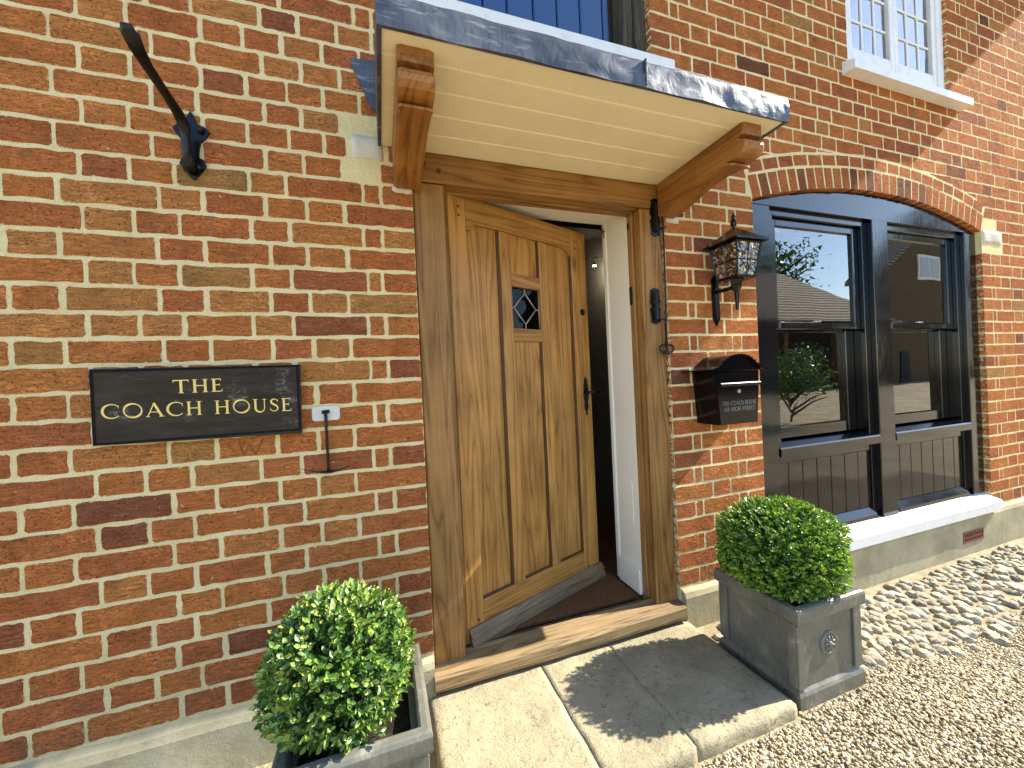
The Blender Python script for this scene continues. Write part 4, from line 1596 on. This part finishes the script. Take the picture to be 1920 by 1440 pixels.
b = MB()
b.lathe([(.012, 0), (.006, .006), (.013, .014), (.016, .03), (.012, .042), (.006, .048), (.012, .054), (.008, .062), (.003, .074), (.0005, .08)], LX, LY, 12, zt + .086)
b.put('finial', IRON_GLOSS, ln, smooth=True)
for i in range(4):
    A, B_, C_, D_ = lc(hb, zb, i), lc(hb, zb, (i + 1) % 4), lc(ht, zt, (i + 1) % 4), lc(ht, zt, i)
    cen = Vector((LX, LY, (zb + zt) / 2))
    q = [p + (cen - p) * .012 for p in (A, B_, C_, D_)]
    bb = MB()
    q2 = [p + (cen - p) * .02 for p in q]
    bb.add(q + q2, [(0, 1, 2, 3), (7, 6, 5, 4), (0, 4, 5, 1), (1, 5, 6, 2), (2, 6, 7, 3), (3, 7, 4, 0)])
    bb.put('pane', LGLASS, ln)
b = MB()
b.lathe([(.012, 0), (.013, .02), (.024, .045), (.03, .07), (.027, .092), (.015, .108), (.002, .113)], LX, LY, 14, zb + .01)
b.put('bulb', mk_plain('bulb_reflection_white', (.85, .84, .80), .12), ln, smooth=True)  # clear bulb coloured white to stand for its bright reflections
b = MB()
b.lathe([(.010, -.004), (.012, 0), (.012, .03), (.008, .032)], LX, LY, 12, zb)
b.put('lamp_holder', mk_plain('pale_holder', (.55, .54, .5), .5), ln)

# ------------------------------------------------------------------ letterbox
lb = tag(empty('letterbox', (1.626, 0, 1.085), None), 'black metal letterbox with an arched top hung on the brick pier', 'letterbox')
b = MB()
b.prism([(1.486, 1.343), (1.506, 1.089), (1.746, 1.089), (1.766, 1.343)], 1, -.138, -.001)
b.put('box', IRON_GLOSS, lb)
b = MB()
b.add([(1.500, -.1385, 1.268), (1.752, -.1385, 1.268), (1.757, -.1385, 1.338), (1.495, -.1385, 1.338),
       (1.500, -.1465, 1.286), (1.752, -.1465, 1.286), (1.757, -.1425, 1.336), (1.495, -.1425, 1.336),
       (1.500, -.152, 1.276), (1.752, -.152, 1.276), (1.502, -.146, 1.270), (1.750, -.146, 1.270)],
      [(4, 5, 6, 7), (8, 9, 5, 4), (10, 11, 9, 8), (0, 1, 11, 10), (7, 6, 2, 3), (0, 10, 8, 4, 7, 3), (1, 2, 6, 5, 9, 11)])
b.tube([(1.502, -.1515, 1.280), (1.750, -.1515, 1.280)], .0095, 14)
b.put('flap', IRON_GLOSS, lb)
b = MB()
b.prism([(1.510, 1.094), (1.742, 1.094), (1.757, 1.262), (1.495, 1.262)], 1, -.1415, -.1385)
b.put('door_panel', IRON_GLOSS, lb)


def ogee():
    up = []
    for i in range(21):
        t = i / 20
        x = .205 * (1 - t)
        up.append((1.622 + x, 1.353 + .070 * (1 / (1 + math.exp((x - .098) * 46)))))
    return up + [(3.244 - a, z) for a, z in up[::-1][1:]]


og = ogee()
b = MB()
b.prism(og + [(a, z - .006) for a, z in og[::-1]], 1, -.160, -.0008)
b.put('lid', IRON_GLOSS, lb)
b = MB()
b.prism([(a, z) for a, z in [(1.622 + (a - 1.622) * .96, z - .0065) for a, z in og] if abs(a - 1.622) < .15] + [(1.49, 1.3435), (1.755, 1.3435)], 1, -.150, -.0012)
b.put('gable', IRON_GLOSS, lb)
b = MB()
for i in range(3, len(og) - 4, 2):
    a, z = og[i]
    b.tube([(a, -.1605, z - .006), (a, -.1635, z - .006)], .008, 8)
b.put('scallop_trim', IRON_GLOSS, lb)
b = MB()
b.tube([(1.628, -.1415, 1.245), (1.628, -.146, 1.245)], [.0105, .009], 14)
b.tube([(1.628, -.1455, 1.245), (1.628, -.1475, 1.245)], [.005, .004], 10)
b.put('lock', SILVER, lb)
for v, f in words_of(text_mesh('THE COACH HOUSE', 1.524, 1.735, 1.180, .0190, -.1417, .14, 1.0)):
    put('lettering', v, f, GREY_TEXT, lb, recalc=False)
for v, f in words_of(text_mesh('61B HIGH STREET', 1.533, 1.727, 1.152, .0190, -.1417, .14, 1.0)):
    put('lettering', v, f, GREY_TEXT, lb, recalc=False)

# ------------------------------------------------------------------ doorstep
pv = tag(empty('pavement', (.75, -.3, .08), None), kind='structure')
SX = [.119, .584, .912, 1.366]
for i in range(3):
    b = MB()
    b.rough(SX[i] + (.001 if i else 0), SX[i + 1] - (.001 if i < 2 else 0), -.557, -.003, .02, .140, .022, .0046, 1, .011, 12, (i > 0, i < 2))
    b.put('slab', SLAB, pv, smooth=True)
box('joint', .14, 1.34, -.53, -.02, .02, .131, mk_plain('joint_dirt', (.075, .062, .04), .95), pv)

# ------------------------------------------------------------------ planters
def planter(x0, y0, zg, label):
    t = tag(empty('planter', (x0 + .185, y0 + .185, zg), None), label, 'planter', 'lead grey planters beside the doorstep')
    x1, y1 = x0 + .36, y0 + .36
    H = .375
    # body with recessed faces
    b = MB()
    i_ = .014
    bx0, bx1, by0, by1 = x0 + i_, x1 - i_, y0 + i_, y1 - i_
    wl = .03
    for (a0, a1, c0, c1) in ((bx0, bx1, by0, by0 + wl), (bx0, bx1, by1 - wl, by1), (bx0, bx0 + wl, by0 + wl, by1 - wl), (bx1 - wl, bx1, by0 + wl, by1 - wl)):
        b.box(a0, a1, c0, c1, zg + .03, zg + H - .03)
    b.put('body', PLANTER, t)
    # raised framing on the faces
    for sgn in (0, 1):
        ya, yb = (by0 - .010, by0 - .0002) if sgn == 0 else (by1 + .0002, by1 + .010)
        xa, xb = (bx0 - .010, bx0 - .0002) if sgn == 0 else (bx1 + .0002, bx1 + .010)
        for q in ((bx0 - .010, bx0 + .032, ya, yb), (bx1 - .032, bx1 + .010, ya, yb), (xa, xb, by0 + .0002, by0 + .032), (xa, xb, by1 - .032, by1 - .0002)):
            box('corner_strip', *q, zg + .075, zg + H - .062, PLANTER, t, .005)
    # foot
    b = MB()
    v, f = [], []
    prof = [(.0, 0), (.0, .052), (.006, .062), (.016, .072), (.020, .078)]
    for off, z in prof:
        v += [(x0 + off, y0 + off, zg + z), (x1 - off, y0 + off, zg + z), (x1 - off, y1 - off, zg + z), (x0 + off, y1 - off, zg + z)]
    for q in range(len(prof) - 1):
        f += [(q * 4 + k, q * 4 + (k + 1) % 4, q * 4 + 4 + (k + 1) % 4, q * 4 + 4 + k) for k in range(4)]
    f += [(0, 1, 2, 3), tuple(range(4 * len(prof) - 4, 4 * len(prof)))]
    b.add(v, f)
    b.put('foot', PLANTER, t)
    # rim
    b = MB()
    v, f = [], []
    prof = [(.010, H - .066), (.004, H - .060), (-.004, H - .054), (-.007, H - .044), (-.007, H - .012), (-.003, H - .003), (.004, H), (.020, H), (.026, H - .004), (.030, H - .02), (.030, H - .066)]
    for off, z in prof:
        v += [(x0 + off, y0 + off, zg + z), (x1 - off, y0 + off, zg + z), (x1 - off, y1 - off, zg + z), (x0 + off, y1 - off, zg + z)]
    n = len(prof)
    for q in range(n):
        r_ = (q + 1) % n
        f += [(q * 4 + k, q * 4 + (k + 1) % 4, r_ * 4 + (k + 1) % 4, r_ * 4 + k) for k in range(4)]
    b.add(v, f)
    b.put('rim', PLANTER, t)
    # round medallion on the front: ring, boss and a curled relief
    b = MB()
    cx_, cz_ = x0 + .178, zg + .205
    yy = by0 - .001
    ring = [(cx_ + .040 * math.cos(a), yy, cz_ + .040 * math.sin(a)) for a in np.linspace(0, 2 * math.pi, 29)]
    b.tube(ring, .006, 8, cap=False)
    b.tube([(cx_, yy + .002, cz_), (cx_, yy - .003, cz_)], [.038, .034], 24)
    for k in range(9):
        a = k * 2 * math.pi / 9
        b.tube([(cx_ + .012 * math.cos(a), yy - .003, cz_ + .012 * math.sin(a)), (cx_ + .027 * math.cos(a + .35), yy - .0055, cz_ + .027 * math.sin(a + .35))], [.0055, .004], 6)
    b.lathe([(.002, 0), (.012, .002), (.009, .007), (.001, .009)], 0, 0, 12)
    for i in range(len(b.v) - 48, len(b.v)):
        x, y, z = b.v[i]
        b.v[i] = (cx_ + x, yy - .003 - z, cz_ + y)
    b.put('medallion', PLANTER, t, smooth=True)
    # soil
    n = 26
    v = []
    for i in range(n + 1):
        for j_ in range(n + 1):
            x, y = x0 + .031 + (.36 - .062) * i / n, y0 + .031 + (.36 - .062) * j_ / n
            v.append((x, y, zg + H - .052 + noise.noise(Vector((x * 16, y * 16, 2))) * .010 + noise.noise(Vector((x * 60, y * 60, 5))) * .006 + random.uniform(-.002, .002)))
    f = [(i * (n + 1) + j_, (i + 1) * (n + 1) + j_, (i + 1) * (n + 1) + j_ + 1, i * (n + 1) + j_ + 1) for i in range(n) for j_ in range(n)]
    put('soil', v, f, SOIL, t, smooth=True)
    return t


PR = (1.397, -.545, .083)
PL = (-.281, -.545, .085)
planter(*PR, 'lead grey square planter with round medallion standing between the stone doorstep and the cobbles')
planter(*PL, 'lead grey square planter below the slate sign, left of the doorstep')


def shrub(cx, cy, cz, rx, ry, rz, pw, shoots, nleaf, ln_, mat, label, bright, zsoil, seed, spread=1.0):
    R = np.random.default_rng(seed)
    t = tag(empty('box_shrub', (cx, cy, zsoil), None), label, 'shrub', 'clipped box shrubs in planters')
    d = R.normal(size=(shoots, 3))
    d /= np.linalg.norm(d, axis=1)[:, None]
    d[:, 2] = np.where(d[:, 2] < -.86, -d[:, 2], d[:, 2])
    sc = (np.abs(d) ** pw).sum(1) ** (-1 / pw)
    rad = 1 - .55 * R.random(shoots) ** 2.0
    lump = np.array([1 + .10 * noise.noise(Vector(q * 2.3) + Vector((seed, 0, 0))) + .05 * noise.noise(Vector(q * 6) + Vector((0, seed, 0))) for q in d])
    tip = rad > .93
    rad = np.where(R.random(shoots) < .06 * spread, rad + .06 * spread * R.random(shoots), rad)
    base = np.array([cx, cy, cz]) + d * (sc * rad * lump)[:, None] * np.array([rx, ry, rz])
    base[:, 2] = np.maximum(base[:, 2], zsoil + R.uniform(.012, .06, shoots))
    ax = d * .9 + R.normal(size=(shoots, 3)) * .45 + np.array([.1, -.05, .45])
    ax /= np.linalg.norm(ax, axis=1)[:, None]
    ref = np.where(np.abs(ax[:, 2:3]) < .9, np.array([[0, 0, 1.]]), np.array([[1., 0, 0]]))
    e1 = np.cross(ax, ref)
    e1 /= np.linalg.norm(e1, axis=1)[:, None]
    e2 = np.cross(ax, e1)
    V, Tt, LT = [], [], []
    tmpl = np.array([[0, 0, 0], [-.30, .45, .07], [0, .5, -.05], [.30, .45, .07], [0, 1., .0], [-.20, .78, .035], [.20, .78, .035]])
    tris = np.array([[0, 2, 1], [0, 3, 2], [1, 2, 5], [2, 3, 6], [2, 4, 5], [2, 6, 4]])
    cnt = 0
    for k in range(nleaf):
        ph = k * 2.4 + R.random(shoots) * .9
        el = np.radians(R.uniform(20, 68, shoots)) * (1 if k else .6)
        dirr = np.cos(ph)[:, None] * e1 + np.sin(ph)[:, None] * e2
        y = ax * np.cos(el)[:, None] + dirr * np.sin(el)[:, None]
        zz = -ax * np.sin(el)[:, None] + dirr * np.cos(el)[:, None]
        zz = -zz
        x = np.cross(y, zz)
        L = ln_ * R.uniform(.65, 1.15, shoots) * (1 - .06 * k)
        o = base - ax * (k * ln_ * .22)[..., None] if False else base - ax * (k * ln_ * .22)
        vv = o[:, None, :] + L[:, None, None] * (tmpl[None, :, 0:1] * x[:, None, :] * .92 + tmpl[None, :, 1:2] * y[:, None, :] + tmpl[None, :, 2:3] * zz[:, None, :])
        V.append(vv.reshape(-1, 3))
        ids = (np.arange(shoots) * 7)[:, None, None] + tris[None] + cnt
        Tt.append(ids.reshape(-1, 3))
        cnt += shoots * 7
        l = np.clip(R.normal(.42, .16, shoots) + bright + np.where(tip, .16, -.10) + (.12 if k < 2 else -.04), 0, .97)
        l = np.where(R.random(shoots) < .006, 1.0, l)
        LT.append(np.repeat(l, 7))
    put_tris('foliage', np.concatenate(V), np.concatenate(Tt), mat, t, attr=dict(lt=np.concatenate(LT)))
    b = MB()
    for k in range(26):
        a, e = R.uniform(0, 6.28), R.uniform(.2, 1.2)
        end = Vector((cx + math.cos(a) * math.cos(e) * rx * .8, cy + math.sin(a) * math.cos(e) * ry * .8, cz + (math.sin(e) * 1.2 - .5) * rz * .8))
        st_ = Vector((cx + R.uniform(-.02, .02), cy + R.uniform(-.02, .02), zsoil))
        b.tube([st_, st_.lerp(end, .5) + Vector((0, 0, -.02)), end], [.006, .004, .002], 5)
    b.put('stem', BARK, t)
    return t


shrub(1.568, -.36, .590, .236, .205, .188, 2.5, 5600, 6, .0180, LEAF_R, 'dense clipped dark green box shrub in the planter in front of the black window', .16, .42, 5)
shrub(-.140, -.37, .584, .188, .180, .182, 2.2, 2700, 7, .0215, LEAF_L, 'looser pale green box shrub in the planter below the slate sign', .14, .42, 9, 2.0)

# ------------------------------------------------------------------ doormat and hall light
dmz = tag(box('doormat', .33, 1.20, .125, 1.0, .2, .222, COIR, None, .006), 'brown coir doormat just inside the open oak door', 'doormat')
tl = tag(empty('track_light', (1.72, 1.25, 2.3), None), 'small lit spotlight on a wire inside the dark hall', 'light')
b = MB()
b.tube([(.9, 1.9, 2.36), (1.72, 1.24, 2.33), (1.83, 1.15, 2.33)], .002, 6)
b.put('wire', IRON, tl)
b = MB()
b.tube([(1.66, 1.24, 2.325), (1.76, 1.24, 2.325)], .003, 6)
b.tube([(1.71, 1.24, 2.34), (1.71, 1.24, 2.29)], .004, 6)
b.lathe([(.006, .03), (.012, .02), (.018, .0)], 1.71, 1.24, 12, 2.265)
b.put('spot_head', SILVER, tl)
b = MB()
b.lathe([(.001, .004), (.013, .004), (.013, -.003), (.001, -.005)], 1.71, 1.24, 12, 2.264)
b.put('bulb', mk_plain('lit_bulb', (1, .9, .7), .4, emit=((1, .82, .5), 9.0)), tl)

hl = bpy.data.lights.new('spot_lamp', 'POINT')
hl.energy = 0.6
hl.color = (1, .80, .55)
hl.shadow_soft_size = .02
hlo = bpy.data.objects.new('spot_lamp', hl)
COL.objects.link(hlo)
hlo.parent = tl
hlo.location = np.array((1.71, 1.24, 2.235)) - ORG[tl.name]

# ------------------------------------------------------------------ cobbled strip and gravel
def edge_y(x):
    return -.50 - .03 * math.sin(x * 2.1) - .02 * math.sin(x * 5.3 + 1) + (.10 * max(0, (1.9 - x)))


cp = MB()
xs_ = np.arange(1.40, 6.21, .1)
v, f = [], []
for x in xs_:
    for t_ in np.linspace(0, 1, 6):
        y = -.02 + (edge_y(x) + .02) * t_
        v.append((x, y, ground_z(x, y) + .006 - .004 * t_))
for i in range(len(xs_) - 1):
    for j_ in range(5):
        f.append((i * 6 + j_, (i + 1) * 6 + j_, (i + 1) * 6 + j_ + 1, i * 6 + j_ + 1))
path = tag(put('cobbled_path', v, f, COBBLE_BED, smooth=True), kind='structure')


def cobble_mesh(seed):
    R = random.Random(seed)
    n = 9
    v = []
    for lay, (rr, z) in enumerate(((1.0, -.012), (.98, .009), (.84, .0145), (.35, .016))):
        for k in range(n):
            a = 2 * math.pi * k / n
            q = rr * (1 + .20 * noise.noise(Vector((math.cos(a) * 1.3, math.sin(a) * 1.3, seed * 3.7))))
            v.append((.5 * q * math.cos(a) + R.uniform(-.05, .05) * (lay > 0), .5 * q * math.sin(a), z + R.uniform(-.007, .007) * (lay > 0)))
    f = []
    for q in range(3):
        f += [(q * n + k, q * n + (k + 1) % n, (q + 1) * n + (k + 1) % n, (q + 1) * n + k) for k in range(n)]
    f.append(tuple(range(3 * n, 4 * n)))
    me = bpy.data.meshes.new('cobble')
    me.from_pydata(v, [], f)
    me.polygons.foreach_set('use_smooth', [q >= 0 for q in range(len(me.polygons))])
    me.set_sharp_from_angle(angle=math.radians(20))
    me.materials.append(COBBLE)
    return me


cms = [cobble_mesh(i) for i in range(9)]
spots, n_c = [], 0
x = 1.46
row = 0
while x < 5.9:
    y = -.05 - random.uniform(0, .05)
    wd_ = random.uniform(.046, .064)
    while y > edge_y(x) - .015:
        ln_ = random.uniform(.055, .100)
        xx = x + random.uniform(-.008, .008)
        yy = y - ln_ / 2
        if not (PR[0] - .02 < xx < PR[0] + .375 and yy < -.20) and random.random() > .07:
            spots.append((xx, yy, wd_ * random.uniform(.85, 1.1), ln_))
        y -= ln_ + random.uniform(.001, .014)
    x += wd_ + random.uniform(.000, .007)
spots.sort(key=lambda q: math.hypot(q[0], q[1] + 1.56))
for xx, yy, wd_, ln_ in spots[:300]:
    o = bpy.data.objects.new('cobble', random.choice(cms))
    COL.objects.link(o)
    o.parent = path
    o.location = np.array((xx, yy, ground_z(xx, yy) + random.uniform(-.004, .004))) - ORG[path.name]
    o.rotation_euler = (random.uniform(-.16, .16), random.uniform(-.2, .2), random.uniform(-.5, .5))
    o.scale = (wd_, ln_, random.uniform(.8, 1.4))

# gravel
ico = []
bm = bmesh.new()
bmesh.ops.create_icosphere(bm, subdivisions=1, radius=1.0)
iv = np.array([q.co[:] for q in bm.verts])
it = np.array([[q.index for q in fc.verts] for fc in bm.faces])
bm.free()
cand = []
G = np.random.default_rng(3)


def scatter(x0, x1, y0, y1, dens, rmin, rmax):
    n = int((x1 - x0) * (y1 - y0) * dens)
    return np.stack([G.uniform(x0, x1, n), G.uniform(y0, y1, n), G.uniform(rmin, rmax, n)], 1)


pts = np.concatenate([scatter(.9, 5.0, -1.15, -.40, 21000, .0028, .0075), scatter(.0, .9, -1.0, -.45, 9000, .0035, .0085), scatter(5.0, 6.2, -1.35, -.40, 5000, .004, .009), scatter(1.2, 5.2, -1.6, -1.15, 5000, .004, .009)])
keep = []
for q in pts:
    x, y, r = q
    if .10 < x < 1.385 and y > -.57:
        continue
    if PR[0] - .01 < x < PR[0] + .372 and y > PR[1] - .01:
        continue
    if PL[0] - .01 < x < PL[0] + .372 and y > PL[1] - .01:
        continue
    if x > 1.75 and y > edge_y(x) + .01 + .02 * math.sin(x * 40):
        if G.random() > .10:
            continue
        r *= .6
        q = np.array((x, y, r))
    if x < 1.4 and y > -.45:
        continue
    keep.append(q)
keep = np.array(keep)
# stray pebbles between the cobbles and round the doorstep
n = len(keep)
gz = np.array([ground_z(a, b_) for a, b_ in keep[:, :2]])
sc = np.stack([keep[:, 2] * G.uniform(.9, 1.5, n), keep[:, 2] * G.uniform(.7, 1.1, n), keep[:, 2] * G.uniform(.45, .85, n)], 1)
ang = G.uniform(0, 6.283, n)
tl_ = G.uniform(-.5, .5, n)
jit = 1 + G.uniform(-.18, .18, (n, len(iv), 1))
P = iv[None] * jit * sc[:, None, :]
zr = P[..., 2] + P[..., 0] * np.sin(tl_)[:, None]
xr = P[..., 0] * np.cos(ang)[:, None] - P[..., 1] * np.sin(ang)[:, None]
yr = P[..., 0] * np.sin(ang)[:, None] + P[..., 1] * np.cos(ang)[:, None]
lift = G.uniform(.1, 1.0, n) ** 1.5 * .009
VV = np.stack([xr + keep[:, 0:1], yr + keep[:, 1:2], zr + (gz + lift)[:, None]], 2).reshape(-1, 3)
TT = (np.arange(n) * len(iv))[:, None, None] + it[None]
tn = np.repeat(np.clip(G.beta(2.2, 1.8, n), 0, 1), len(iv))
gr = put_tris('gravel', VV, TT.reshape(-1, 3), PEBBLE, None, attr=dict(tint=tn), smooth=True)
tag(gr, 'loose tan and cream pea gravel in front of the doorstep', None, None, 'stuff')

# ------------------------------------------------------------------ across the yard (seen mirrored in the window panes)
BARN_TILE = Mat('barn_tiles')
_p = BARN_TILE.pos()
_wv = BARN_TILE.n('TexWave', _o=1, _a=dict(bands_direction='Z'), Vector=_p, Scale=1.5, Distortion=1.0, Detail=2.0)
_c = BARN_TILE.ramp(_wv, [(.15, (.045, .036, .026)), (.6, (.34, .27, .19))])
BARN_TILE.bsdf(_c, .9)
YARD_BRICK = mk_stone('yard_brickwork', (.10, .045, .025), (.16, .08, .045), (.05, .03, .02), .4, .3, 3)
YARD_DARK = mk_plain('barn_boarding', (.018, .014, .011), .8)
OLIVE = mk_stone('gable_render', (.12, .085, .045), (.16, .115, .06), (.07, .05, .03), .3, .2, 2)

barn = tag(empty('barn', (20, -17, 0), None), 'long low tiled cart shed across the yard, mirrored in the window', 'barn')
b = MB()
b.box(8, 31.5, -22.0, -17.5, 0, 3.9)
b.put('wall', YARD_DARK, barn)
b = MB()
b.add([(6, -14, 4.1), (32.4, -14, 4.1), (26.8, -17.8, 8.0), (9, -17.8, 8.0), (6, -22.4, 4.1), (32.4, -22.4, 4.1)], [(0, 1, 2, 3), (3, 2, 5, 4), (0, 3, 4), (1, 5, 2), (0, 4, 5, 1)])
b.put('roof', BARN_TILE.m, barn)
for x in (10, 14, 18, 22.2, 26.5, 31):
    box('post', x, x + .3, -14.6, -14.3, 0, 4.09, YARD_BRICK, barn)
box('pier', 19.6, 21.8, -15.2, -14.4, 0, 4.05, YARD_BRICK, barn)
wing = tag(empty('neighbour_house', (40, -17, 0), None), 'ochre rendered house with a white window, mirrored in the window', 'house')
b = MB()
b.prism([(33.0, 0), (48, 0), (48, 7.4), (40.5, 13.0), (33.0, 7.4)], 1, -17.2, -15.5)
b.put('wall', OLIVE, wing)
b = MB()
b.prism([(32.6, 7.2), (40.5, 13.1), (48.4, 7.2), (48.4, 7.5), (40.5, 13.4), (32.6, 7.5)], 1, -17.4, -15.2)
b.put('roof', BARN_TILE.m, wing)
wf = box('window', 37.2, 40.0, -15.49, -15.4, 7.4, 9.2, WHITE, wing, .01)
box('pane', 37.4, 38.5, -15.41, -15.38, 7.6, 9.0, mk_plain('pale_pane', (.42, .46, .50), .2), wf)
box('pane', 38.7, 39.8, -15.41, -15.38, 7.6, 9.0, bpy.data.materials['pale_pane'], wf)
box('door', 35, 36.2, -15.49, -15.42, 0, 2.2, YARD_DARK, wing, .01)


def tree(x, y, h, r, seed, label, shrubby=False):
    R = np.random.default_rng(seed)
    t = tag(empty('tree' if not shrubby else 'bush', (x, y, 0), None), label, 'tree' if not shrubby else 'bush')
    b = MB()
    if not shrubby:
        b.tube([(x, y, 0), (x + .1, y, h * .4), (x - .1, y + .1, h * .75)], [r * .12, r * .09, r * .03], 8)
    for k in range(14):
        a, z0 = R.uniform(0, 6.28), h * R.uniform(.25 if not shrubby else .02, .6)
        b.tube([(x, y, z0), (x + math.cos(a) * r * .5, y + math.sin(a) * r * .5, z0 + h * .18), (x + math.cos(a) * r * .9, y + math.sin(a) * r * .9, z0 + h * .25)], [r * .04, r * .025, r * .01], 5)
    b.put('trunk', BARK, t)
    n = 5200
    cl = R.normal(size=(60, 3))
    cl /= np.linalg.norm(cl, axis=1)[:, None]
    cl = np.array([x, y, h * .66]) + cl * np.array([r, r, h * .33]) * R.uniform(.4, 1, (60, 1))
    c = cl[R.integers(0, 60, n)] + R.normal(size=(n, 3)) * r * .16
    s = R.uniform(.03, .07, n) * r * .6
    tri = R.normal(size=(n, 3, 3))
    vv = (c[:, None] + tri * s[:, None, None]).reshape(-1, 3)
    put_tris('crown', vv, np.arange(3 * n).reshape(-1, 3), LEAF_R, t, attr=dict(lt=np.repeat(np.clip(R.normal(.4, .2, n), 0, .9), 3)))


tree(26.6, -21, 12.0, 1.9, 21, 'dark leafy tree behind the cart shed roof, mirrored in the window')
tree(36, -27, 15, 5.0, 22, 'pale tree beyond the rendered house, mirrored in the window')
tree(9.5, -5.0, 1.9, .8, 23, 'low wiry bush in the yard, mirrored in the window', True)
